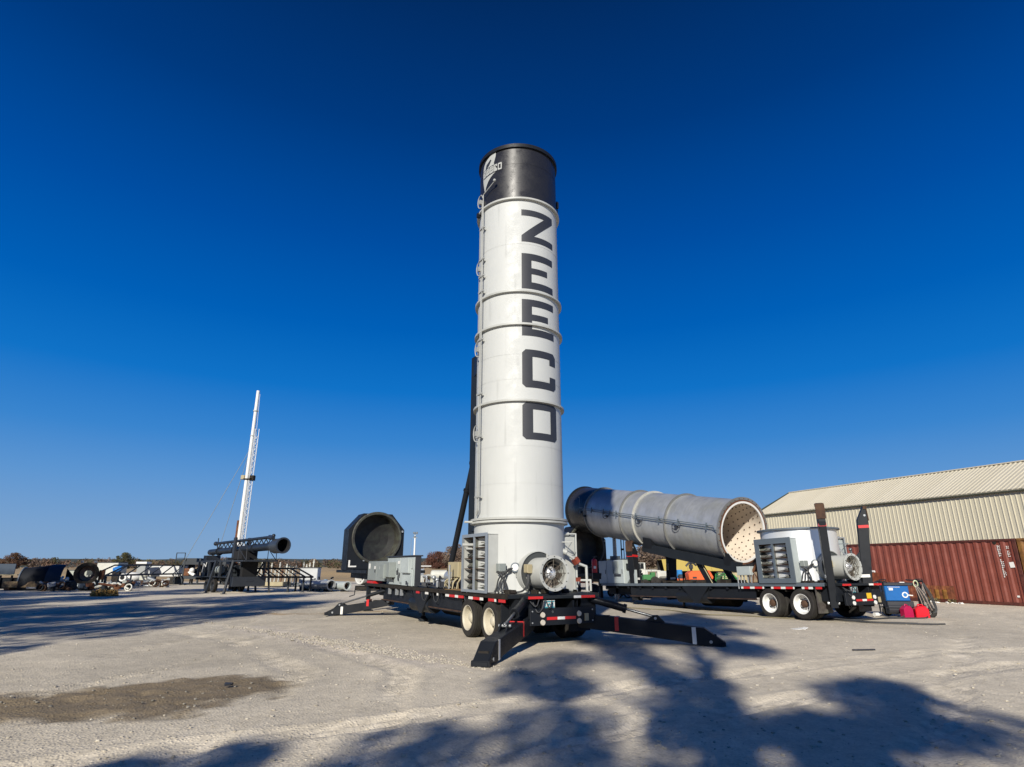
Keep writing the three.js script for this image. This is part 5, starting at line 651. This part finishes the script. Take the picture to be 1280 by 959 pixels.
boxThing('equipment_box', 'grey upright box with a white cap behind the truss', 'equipment box', [-36.3, -61], 0.8, 1.6, 0.8, M(0.3, 0.31, 0.3, 0.6), 0.1, 0.3, (t, w, h, d, y) => new MB().cbox(0, y + h + 0.16, 0, 1.0, 0.2, 1.0, 0.02).build('cap', mRefW, t));
boxThing('storage_trailer', 'long white storage trailer behind the truss boom', 'trailer', [-35.4, -63.5], 3.6, 1.05, 2, M(0.62, 0.63, 0.62, 0.5, 0, { map: T_grime }), 0.02, 0.75, (t, w, h, d, y) => { for (const x of [-0.9, 1.1]) new MB().tube([x, 0.35, 0.7], [x, 0.35, 0.9], 0.35, 0.35, 18).build('wheel', mRubber, t); new MB().span(1.9, 2.5, 0.6, 1.0, -0.4, 0.6).build('tongue_box', mRefW, t); });
{ const t = thing('blue_tarp', 'small bright blue tarp bundle among the white boxes', 'tarp', [-37.2, 1.3, -58.5], 0.2); new MB().ball([0, 0.12, 0], 0.42, 10, 1, 0.55, 0.8).box(0, 0.3, 0.05, 0.7, 0.2, 0.5, 0.2, 0.3, 0.4).build('bundle', M(0.02, 0.2, 0.6, 0.6), t); new MB().span(-0.3, 0.3, -1.3, -0.08, -0.25, 0.25).build('stand', mDusty, t); }
{ const t = thing('valve_body', 'white rounded valve body with a dark round port', 'valve', [-35.4, 0.2, -58], 0.3); new MB().ball([0, 0.55, 0], 0.55, 20, 1.5, 0.85, 1).tube([-0.55, 0.55, 0.3], [-0.62, 0.55, 0.62], 0.32, 0.34, 24).build('body', mRefW, t); new MB().tube([-0.62, 0.55, 0.6], [-0.63, 0.55, 0.635], 0.2, 0.2, 20).build('port', mGap, t); new MB().tube([0.6, 0.55, 0], [1.5, 0.5, 0.1], 0.3, 0.3, 18).build('pipe', mPale, t); for (const x of [-0.5, 0.5]) new MB().span(x - 0.1, x + 0.1, -0.2, 0.2, -0.4, 0.4).build('foot', mDark, t); }
{ const t = thing('steel_bin', 'pale square bin on dark timber right of the white valve body', 'bin', [-33.4, 0, -57], 0.1); new MB().cbox(0, 0.78, 0, 0.95, 0.5, 0.8, 0.02).build('bin', M(0.5, 0.5, 0.44, 0.6, 0, { map: T_grime }), t); new MB().span(-0.5, 0.5, 1.03, 1.1, -0.42, 0.42).build('rim', mInk, t); for (const [y, x] of [[0.13, 0], [0.38, 0.1]]) new MB().cbox(x, y, 0, 1.7, 0.22, 1, 0.02).build('timber', mRustDark, t); new MB().cbox(-1.3, 0.3, 0.2, 1, 0.45, 0.8, 0.04).build('crate', mGrey, t); }
{ const t = thing('pipe_stack', 'low stack of pale blue grey pipes on the ground before the white boxes', 'pipe stack', [-35.6, 0, -53], 0.05); for (let k = 0; k < 7; k++) new MB().tube([-2.4 + 0.1 * k, 0.12 + (k > 4 ? 0.2 : 0), -0.5 + (k % 5) * 0.25], [1.6 + rr(0, 0.6), 0.12 + (k > 4 ? 0.2 : 0), -0.5 + (k % 5) * 0.25], 0.11, 0.11, 12).build('pipe', k % 2 ? mGalv : mPale, t); for (let k = 0; k < 9; k++) new MB().tube([-2 + k * 0.3, 0.2, -0.9], [-2 + k * 0.3, 1.0, -0.9], 0.05).build('stake', mOff, t); new MB().box(1.9, 0.35, 0.5, 0.06, 0.7, 0.06, 0, 0, 0.6).build('prop', mPale, t); }
// ---------------------------------------------------------------- mid distance, left of the near trailer
boxThing('tank_box', 'plain white box tank left of the grey pipes on the ground', 'tank', [-15.4, -47.5], 1.3, 1.25, 1.2, M(0.55, 0.57, 0.57, 0.5, 0, { map: T_grime }), 0.1, 0.35);
{ const t = thing('pipe_fittings', 'jumble of dark and blue pipe fittings beside the white box tank', 'pipe fittings', [-14.4, 0, -46.3], 0); const a = new MB(), b = new MB(); for (let k = 0; k < 8; k++) { const x = rr(-0.9, 1.1); a.elbow([[x, 0, rr(-0.3, 0.3)], [x, rr(0.4, 0.9), 0], [x + rr(-0.3, 0.3), rr(0.5, 1), 0.1]], rr(0.04, 0.08)); } b.tube([0.0, 0.05, 0.2], [0.0, 0.75, 0.2], 0.16, 0.16, 16).tube([0.6, 0.05, 0.1], [0.6, 0.8, 0.1], 0.14, 0.14, 14); a.build('fittings', mDark, t); b.build('cylinder', M(0.2, 0.32, 0.42, 0.5), t); new MB().tube([1.0, 0.1, 0], [1.0, 0.8, 0], 0.15, 0.15, 14).build('rusty_pipe', mRust, t); }
function groundPipe(label, a, b, r, mat, bore) { const t = thing('steel_pipe', label, 'pipe', [a[0], r + 0.1, a[1]], Math.atan2(-(b[1] - a[1]), b[0] - a[0])), L = Math.hypot(b[0] - a[0], b[1] - a[1]); new MB().lathe([[r, 0], [r, L]], 28, new THREE.Matrix4().makeRotationZ(-Math.PI / 2)).lathe([[r, 0], [r * 0.86, -0.001], [r * 0.85, L]], 28, new THREE.Matrix4().makeRotationZ(-Math.PI / 2)).build('pipe_wall', mat, t); new MB().lathe([[r * 0.84, 0.5], [0, 0.52]], 20, new THREE.Matrix4().makeRotationZ(-Math.PI / 2)).build('bore', bore, t); new MB().lathe([[r, 0.0], [r * 1.12, 0.0], [r * 1.12, 0.08], [r, 0.08]], 28, new THREE.Matrix4().makeRotationZ(-Math.PI / 2)).build('end_band', mWhiteTrim, t); for (const x of [0.3, L - 0.4]) new MB().span(x, x + 0.15, -r - 0.1, -r + 0.03, -r, r).build('skid', mDark, t); return t; }
groundPipe('grey steel pipe with a pale ring end, left of the two on the ground', [-12.95, -44.8], [-15.8, -47.2], 0.34, mGalv, mGap); groundPipe('grey steel pipe with a rusty bore, right of the two on the ground', [-11.75, -44.7], [-15.2, -48.2], 0.29, mPale, mRust);
groundPipe('larger white banded pipe behind the crank of the near trailer', [-11.25, -46], [-8.5, -49.5], 0.52, mRefW, mGap).position.y = 1.02;
{ const t = thing('pipe_skid', 'low pipe skid with a red panel under the white banded pipe', 'skid', [-10.4, 0, -46.6], 0.1); new MB().span(-1.2, 1.6, 0.05, 0.3, -0.5, 0.5).build('base', mDusty, t); new MB().cbox(0.6, 0.95, 0.5, 0.5, 0.24, 0.1, 0.02).build('red_panel', mRed, t); const a = new MB(); for (let k = 0; k < 7; k++) a.tube([rr(-1, 1.4), 0.3, rr(-0.4, 0.4)], [rr(-1, 1.4), 0.6, rr(-0.4, 0.4)], 0.07); a.build('fittings', mRustDark, t); }
{ const t = thing('pipe_rack', 'row of upright pale pipe stands beyond the right truss boom', 'pipe rack', [-21.2, 0, -56], 0.04); for (let k = 0; k < 18; k++) { const x = -2 + k * 0.31 + rr(-0.07, 0.07), h = 1.75 + rr(-0.25, 0.35) + (k > 13 ? 0.3 : 0); new MB().tube([x, 0, rr(-0.3, 0.3)], [x, h, 0], 0.055, 0.055, 8).tube([x, h - 0.3, 0], [x, h - 0.18, 0], 0.1, 0.1, 8).build('upright_pipe', k % 5 == 3 ? mRust : mOff, t); } new MB().span(-2.3, 3.6, 0.12, 0.3, -0.5, 0.5).span(-2.3, 3.6, 1.05, 1.12, -0.1, 0.1).build('rail', mGrey, t); new MB().cbox(3.2, 0.4, 0.6, 1.2, 0.5, 0.8, 0.03).cbox(0.4, 0.25, 1.1, 2.4, 0.35, 0.6, 0.03).build('timber_base', mTan, t); }
// ---------------------------------------------------------------- beyond the near trailer's deck
{ const t = thing('light_pole', 'white light pole with floodlights beyond the near trailer', 'light pole', [-11.9, 0, -75], 0); new MB().tube([0, 0, 0], [0, 5.4, 0], 0.11, 0.09, 14).build('pole', mRefW, t); new MB().span(-0.28, 0.28, 5.05, 5.12, -0.05, 0.05).span(-0.2, 0.3, 5.5, 5.56, -0.05, 0.05).tube([0, 5.4, 0], [0, 5.6, 0], 0.04).build('cross_arm', mGrey, t); for (const [x, y] of [[-0.12, 5.68], [0.2, 5.68], [-0.02, 5.22]]) new MB().cbox(x, y, 0.08, 0.26, 0.2, 0.16, 0.02).build('floodlight', mBlueGrey, t); new MB().cbox(0, 1.1, 0.15, 0.44, 0.8, 0.3, 0.02).build('meter_box', mOff, t); new MB().tube([-0.45, 0.6, 0], [-0.45, 5.0, 0], 0.02, 0.02, 5).build('conduit', mGrey, t); }
{ const t = thing('process_vessel', 'silver horizontal vessel with pipework beyond the near trailer deck', 'vessel', [-10.0, 0, -62], 0.15); new MB().tube([-1, 1.15, 0], [1.1, 1.15, 0], 0.36, 0.36, 24).ball([-1, 1.15, 0], 0.36, 18, 0.5, 1, 1).build('shell', M(0.42, 0.47, 0.55, 0.4, 0.3, { map: T_grime }), t); new MB().tube([1.1, 1.15, 0], [1.2, 1.15, 0], 0.42, 0.42, 24).build('flange', mGalv, t); new MB().elbow([[-0.9, 1.5, 0], [-0.9, 1.85, 0], [0.2, 1.85, 0], [0.3, 2.1, 0], [-2.0, 2.1, 0]], 0.05).elbow([[0.5, 1.5, 0], [0.5, 1.75, 0], [1.9, 1.75, 0]], 0.05).build('pipework', mRefW, t); for (const x of [-0.7, 0.7]) new MB().span(x - 0.08, x + 0.08, 0, 0.85, -0.3, 0.3).build('leg', mGrey, t); }
groundPipe('short tan elbow pipe with a rusty mouth beyond the near trailer deck', [-5.9, -44], [-7.6, -46.5], 0.4, mOff, mRust).position.y = 0.75;
{ const t = thing('tank_skid', 'low white tank skid beyond the near trailer deck at right', 'tank', [-6.2, 0, -61], 0); new MB().tube([-1.6, 0.95, 0], [1.4, 0.95, 0], 0.42, 0.42, 20).ball([-1.6, 0.95, 0], 0.42, 14, 0.5, 1, 1).build('shell', mOff, t); new MB().span(-1.7, 1.5, 0.2, 0.5, -0.4, 0.4).build('base', mDark, t); }
// ---------------------------------------------------------------- farm machines and buildings beyond the far trailer
{ const t = thing('utility_trailer', 'small black utility trailer with two small wheels behind the far trailer', 'trailer', [6.3, 0, -36.4], 0.05); new MB().span(-0.7, 2.6, 0.42, 0.62, -0.8, 0.8).span(2.6, 3.6, 0.45, 0.52, -0.06, 0.06).build('frame', mBlack, t); for (const s of [1, -1]) for (const x of [-0.35, 0.2]) wheel(t, x, s * 0.92, s, x, M(0.5, 0.56, 0.62, 0.4), mGrey, 0.5, false); for (const [x0, x1, c] of [[0.75, 1.0, 1], [1.0, 1.15, 0], [1.15, 1.45, 1], [1.45, 1.6, 0], [1.6, 1.9, 1]]) new MB().span(x0, x1, 0.5, 0.58, 0.8, 0.812).build('reflector_strip', c ? mRed : mRefW, t); new MB().tube([1.45, 0.05, 0.4], [1.45, 0.5, 0.4], 0.06).span(1.25, 1.65, 0.0, 0.05, 0.2, 0.6).build('jack_stand', mBlack, t); new MB().elbow([[1.0, 0.62, 0.7], [0.7, 0.85, 0.7], [0.5, 0.62, 0.7]], 0.03).build('red_handle', mRed, t); }
{ const t = thing('thin_mast', 'slim silver mast with thin rods behind the far control cabinet', 'mast', [5.6, 0, -33.5], 0); new MB().tube([0, 0, 0], [0, 3.3, 0], 0.12, 0.1, 12).tube([0, 3.3, 0], [0, 4.6, 0], 0.1, 0.1, 12).build('pole', mGalv, t); new MB().cbox(0, 2.0, 0, 0.5, 0.5, 0.4, 0.04).build('pump_head', mBlueGrey, t); new MB().tube([0.36, 2.0, 0], [0.36, 4.6, 0], 0.03).tube([0.5, 1.9, 0], [0.5, 3.3, 0], 0.02).tube([0.62, 1.5, 0], [0.62, 2.8, 0], 0.02).box(0.3, 3.9, 0, 0.2, 0.08, 0.1).box(0.4, 2.6, 0, 0.14, 0.1, 0.1).build('rod', mDark, t); }
{ const t = thing('farm_shed', 'yellow tan open sided shed beyond the far trailer', 'shed', [21.8, 0, -72], -0.1), ym = M(0.5, 0.38, 0.1, 0.6, 0, { map: T_paint }); for (let k = 0; k < 7; k++) new MB().bar([-3.9 + k * 1.3, 2.5 + 0.02 * (k % 2), 1.9], [-3.9 + k * 1.3, 1.25, 3.4], 1.28, 0.04).build('roof_panel', ym, t); new MB().span(-4.5, 4.6, 2.46, 2.52, -2.4, 1.9).build('roof', ym, t); new MB().span(-4.5, 4.6, 0, 2.46, -2.4, -2.3).build('back_wall', mGap, t); new MB().span(1.2, 4.6, 0, 1.3, 3.0, 3.05).build('front_panel', mTan, t); for (const x of [-4.4, -1.5, 1.2, 4.5]) new MB().span(x - 0.08, x + 0.08, 0, 1.3, 3.2, 3.34).build('post', mDark, t); new MB().bar([1.0, 0.4, 3.5], [2.4, 1.6, 3.5], 0.12, 0.12).build('auger_tube', mInk, t); }
{ const t = thing('pump_head', 'dark pump jack with arms before the yellow shed', 'pump', [17.9, 0, -62], 0); new MB().tube([0, 0, 0], [0, 2.1, 0], 0.14, 0.1).build('post', mDark, t); new MB().elbow([[-0.5, 1.75, 0], [-0.2, 2.05, 0], [0.25, 2.05, 0], [0.55, 1.8, 0]], 0.09).cbox(0, 1.7, 0, 0.35, 0.4, 0.3, 0.03).build('arms', mInk, t); }
{ const t = thing('seed_tank', 'orange tank machine before the yellow shed', 'tank', [18.0, 0, -60], 0.05); new MB().ex([[-1.05, 0.55], [1.1, 0.5], [1.2, 0.75], [0.9, 1.3], [-0.8, 1.25], [-1.1, 1.05]], 1.0, new THREE.Matrix4().makeTranslation(0, 0, -0.5), 0.06).build('body', M(0.7, 0.12, 0.03, 0.5), t); new MB().cbox(0.35, 1.3, 0.45, 0.26, 0.3, 0.24, 0.03).cbox(-0.6, 0.7, 0.56, 0.4, 0.16, 0.1, 0.02).build('fitting', mInk, t); for (const x of [-0.7, 0.8]) new MB().tube([x, 0.35, 0.3], [x, 0.35, 0.55], 0.35, 0.35, 18).build('wheel', mRubber, t); }
{ const t = thing('farm_implement', 'green farm implement with parallel bars beyond the far trailer', 'implement', [20.4, 0, -60], 0.1), gm = M(0.03, 0.2, 0.05, 0.5); for (let k = 0; k < 5; k++) new MB().tube([-0.9, 0.4 + k * 0.17, 0.2 + k * 0.1], [0.75 - k * 0.05, 0.42 + k * 0.15, 0.3 + k * 0.1], 0.035).build('bar', gm, t); for (const x of [-0.9, 0, 0.8]) new MB().bar([x, 0, 0], [x, 1.05, 0.3], 0.09, 0.09).build('upright', gm, t); new MB().bar([0.8, 0.9, 0.4], [1.2, 0.5, 0.4], 0.14, 0.14).build('hitch', gm, t); for (const x of [-0.6, 0.5]) new MB().tube([x, 0.3, -0.2], [x, 0.3, 0], 0.3, 0.3, 16).build('wheel', mRubber, t); }
function machine(name, label, cat, [x, z], list, wheels, ry = 0) { const t = thing(name, label, cat, [x, 0, z], ry); for (const [n, m, cx, cy, cz, w, h, d, b] of list) new MB().cbox(cx, cy, cz, w, h, d, b || 0.04).build(n, m, t); for (const [wx, r] of wheels) for (const s of [0.5, -0.5]) new MB().lathe([[0.04, -0.1], [r * 0.6, -0.1], [r * 0.94, -0.09], [r, -0.05], [r, 0.05], [r * 0.94, 0.09], [r * 0.6, 0.1], [0.04, 0.1]], 22, TY.clone().setPosition(wx, r, s)).build('wheel', mRubber, t); return t; }
const G = M(0.04, 0.17, 0.05, 0.5), Or = M(0.55, 0.12, 0.03, 0.5), Wh = mOff, Bl = M(0.02, 0.2, 0.5, 0.5);
machine('green_tractor', 'green machine low beside the raised front outrigger post', 'tractor', [12.7, -58], [['hood', G, 0, 0.75, 0, 1.1, 0.5, 0.7], ['cab', G, 0.4, 1.0, 0, 0.4, 0.4, 0.6], ['exhaust', mInk, -0.2, 1.2, 0, 0.08, 0.4, 0.08]], [[-0.4, 0.3], [0.5, 0.42]]);
machine('white_loader', 'white loader with an orange top beyond the far trailer', 'loader', [13.1, -64], [['body', Wh, 0, 1.1, 0, 1.6, 0.6, 0.9], ['cab', Wh, 0.2, 1.75, 0, 0.8, 0.7, 0.8], ['hood', Or, -0.5, 1.7, 0, 0.7, 0.5, 0.8], ['arm', Wh, 1.2, 1.3, 0, 1.2, 0.2, 0.3]], [[-0.6, 0.45], [0.6, 0.45]]);
machine('white_tank_cart', 'white tank cart between green and orange machines', 'cart', [15.0, -62], [['tank', Wh, 0, 0.95, 0, 1.2, 0.7, 0.8, 0.2], ['chute', Wh, -0.7, 1.3, 0, 0.9, 0.14, 0.4], ['frame', mDark, 0, 0.45, 0, 1.6, 0.15, 0.8]], [[-0.4, 0.32], [0.5, 0.32]], 0.2);
machine('orange_mower', 'small orange mower right of the white tank cart', 'mower', [15.6, -58], [['deck', Or, 0, 0.45, 0, 0.9, 0.4, 0.7], ['seat', mInk, 0.1, 0.85, 0, 0.3, 0.35, 0.4]], [[-0.35, 0.25], [0.35, 0.25]]);
machine('brown_wagon', 'rusty brown wagon beyond the white loader', 'wagon', [11.2, -66], [['bed', mRust, 0, 1.0, 0, 2.2, 0.5, 1.2], ['rack', mRustDark, 0, 1.45, 0, 2.0, 0.35, 1.1]], [[-0.7, 0.4], [0.7, 0.4]]);
machine('blue_barrel', 'blue barrel left of the lift legs under the lowered stack', 'barrel', [16.7, -62], [['barrel', Bl, 0, 0.95, 0, 0.5, 0.9, 0.5, 0.1], ['stand', mDark, 0, 0.25, 0, 0.6, 0.5, 0.6]], []);
machine('hay_rake', 'small orange and tan machines beyond the deck edge', 'machine', [14.1, -70], [['frame', Or, 0, 1.1, 0, 1.8, 0.3, 0.6], ['hopper', mTan, 0.5, 1.5, 0, 0.8, 0.6, 0.6]], [[-0.7, 0.4], [0.7, 0.4]]);
machine('red_cart', 'red cart seen under the fuel pipes right of the near stack', 'cart', [5.0, -42], [['body', mRed, 0, 0.9, 0, 0.9, 0.5, 0.6], ['tank', Wh, -0.9, 0.7, 0, 1.0, 0.8, 0.7, 0.15], ['base', mTan, -0.4, 0.3, 0, 2.4, 0.15, 0.9]], [[-0.7, 0.3], [0.5, 0.3]]);
{ const t = thing('fire_extinguisher', 'red extinguisher hung beside the far control cabinet', 'extinguisher', [4.02, 1.42, -30.2], 0); new MB().tube([0, 0, 0], [0, 0.55, 0], 0.13, 0.13, 16).ball([0, 0.55, 0], 0.13, 12).build('cylinder', M(0.45, 0.02, 0.03, 0.35), t); new MB().tube([0, 0.6, 0], [0, 0.78, 0], 0.03).box(0.05, 0.75, 0, 0.2, 0.04, 0.05).build('valve', mInk, t); new MB().box(0, 0.25, 0.132, 0.12, 0.12, 0.008).build('decal', mRefW, t); new MB().span(-0.1, 0.3, -0.3, -0.02, -0.2, 0.05).build('bracket', mBlack, t); }
// more yard clutter in front of the white boxes and along the shade edge
function clutter(name, label, cat, [x, z], ry, n, mats, w) { const t = thing(name, label, cat, [x, 0, z], ry), g = mats.map(() => new MB()); for (let k = 0; k < n; k++) { const m = g[k % g.length], px = rr(-w, w), pz = rr(-0.6, 0.6), q = rnd(); if (q < 0.45) m.tube([px, rr(0.1, 0.5), pz], [px + rr(-1.2, 1.2), rr(0.1, 0.8), pz + rr(-0.5, 0.5)], rr(0.05, 0.14), undefined, 12); else if (q < 0.7) m.lathe([[0.2, 0], [0.26, 0], [0.26, 0.2], [0.2, 0.2], [0.2, 0]], 18, new THREE.Matrix4().makeRotationX(rr(0, 1.6)).setPosition(px, rr(0.2, 0.4), pz)); else m.cbox(px, rr(0.15, 0.4), pz, rr(0.2, 0.6), rr(0.2, 0.5), rr(0.2, 0.5), 0.03, rr(0, 3)); } g.forEach((m, i) => kind(m.build(['pipe_scrap', 'rusty_scrap', 'pale_scrap'][i], mats[i], t), 'stuff')); return t; }
clutter('pipe_scrap_heap', 'heap of dark and rusty pipe scrap just right of the upright pipe ring', 'scrap heap', [-29.6, -46.5], 0.1, 26, [mDark, mRust, mOff], 1.5);
clutter('pipe_scrap_heap', 'low heap of pipe scrap before the pale square bin', 'scrap heap', [-30.8, -53.5], 0.2, 22, [mGalv, mRustDark, mOff], 1.6);
clutter('pipe_scrap_heap', 'dark scrap heap between the half pipe section and the upright pipe ring', 'scrap heap', [-33.6, -45.8], 0, 18, [mDark, mRustDark, mGalv], 0.8);
// small pieces too small to pick apart stay joined
scene.traverse((o) => { if (o.isMesh && o.parent !== scene && !o.userData.kind && /^(lug_nuts|hand_holes|deck_fittings|bolts|flange_bolts|pipework|hoses|pump_set|machinery|fittings|cross_members|air_hose|stems|weeds|scraps|scrap|contents|plate_print|pivot_pin|wear_plate|switch_handle|pin)(_\d{3})?$/.test(o.name)) o.userData.kind = 'stuff'; });
renderer.render(scene, camera);
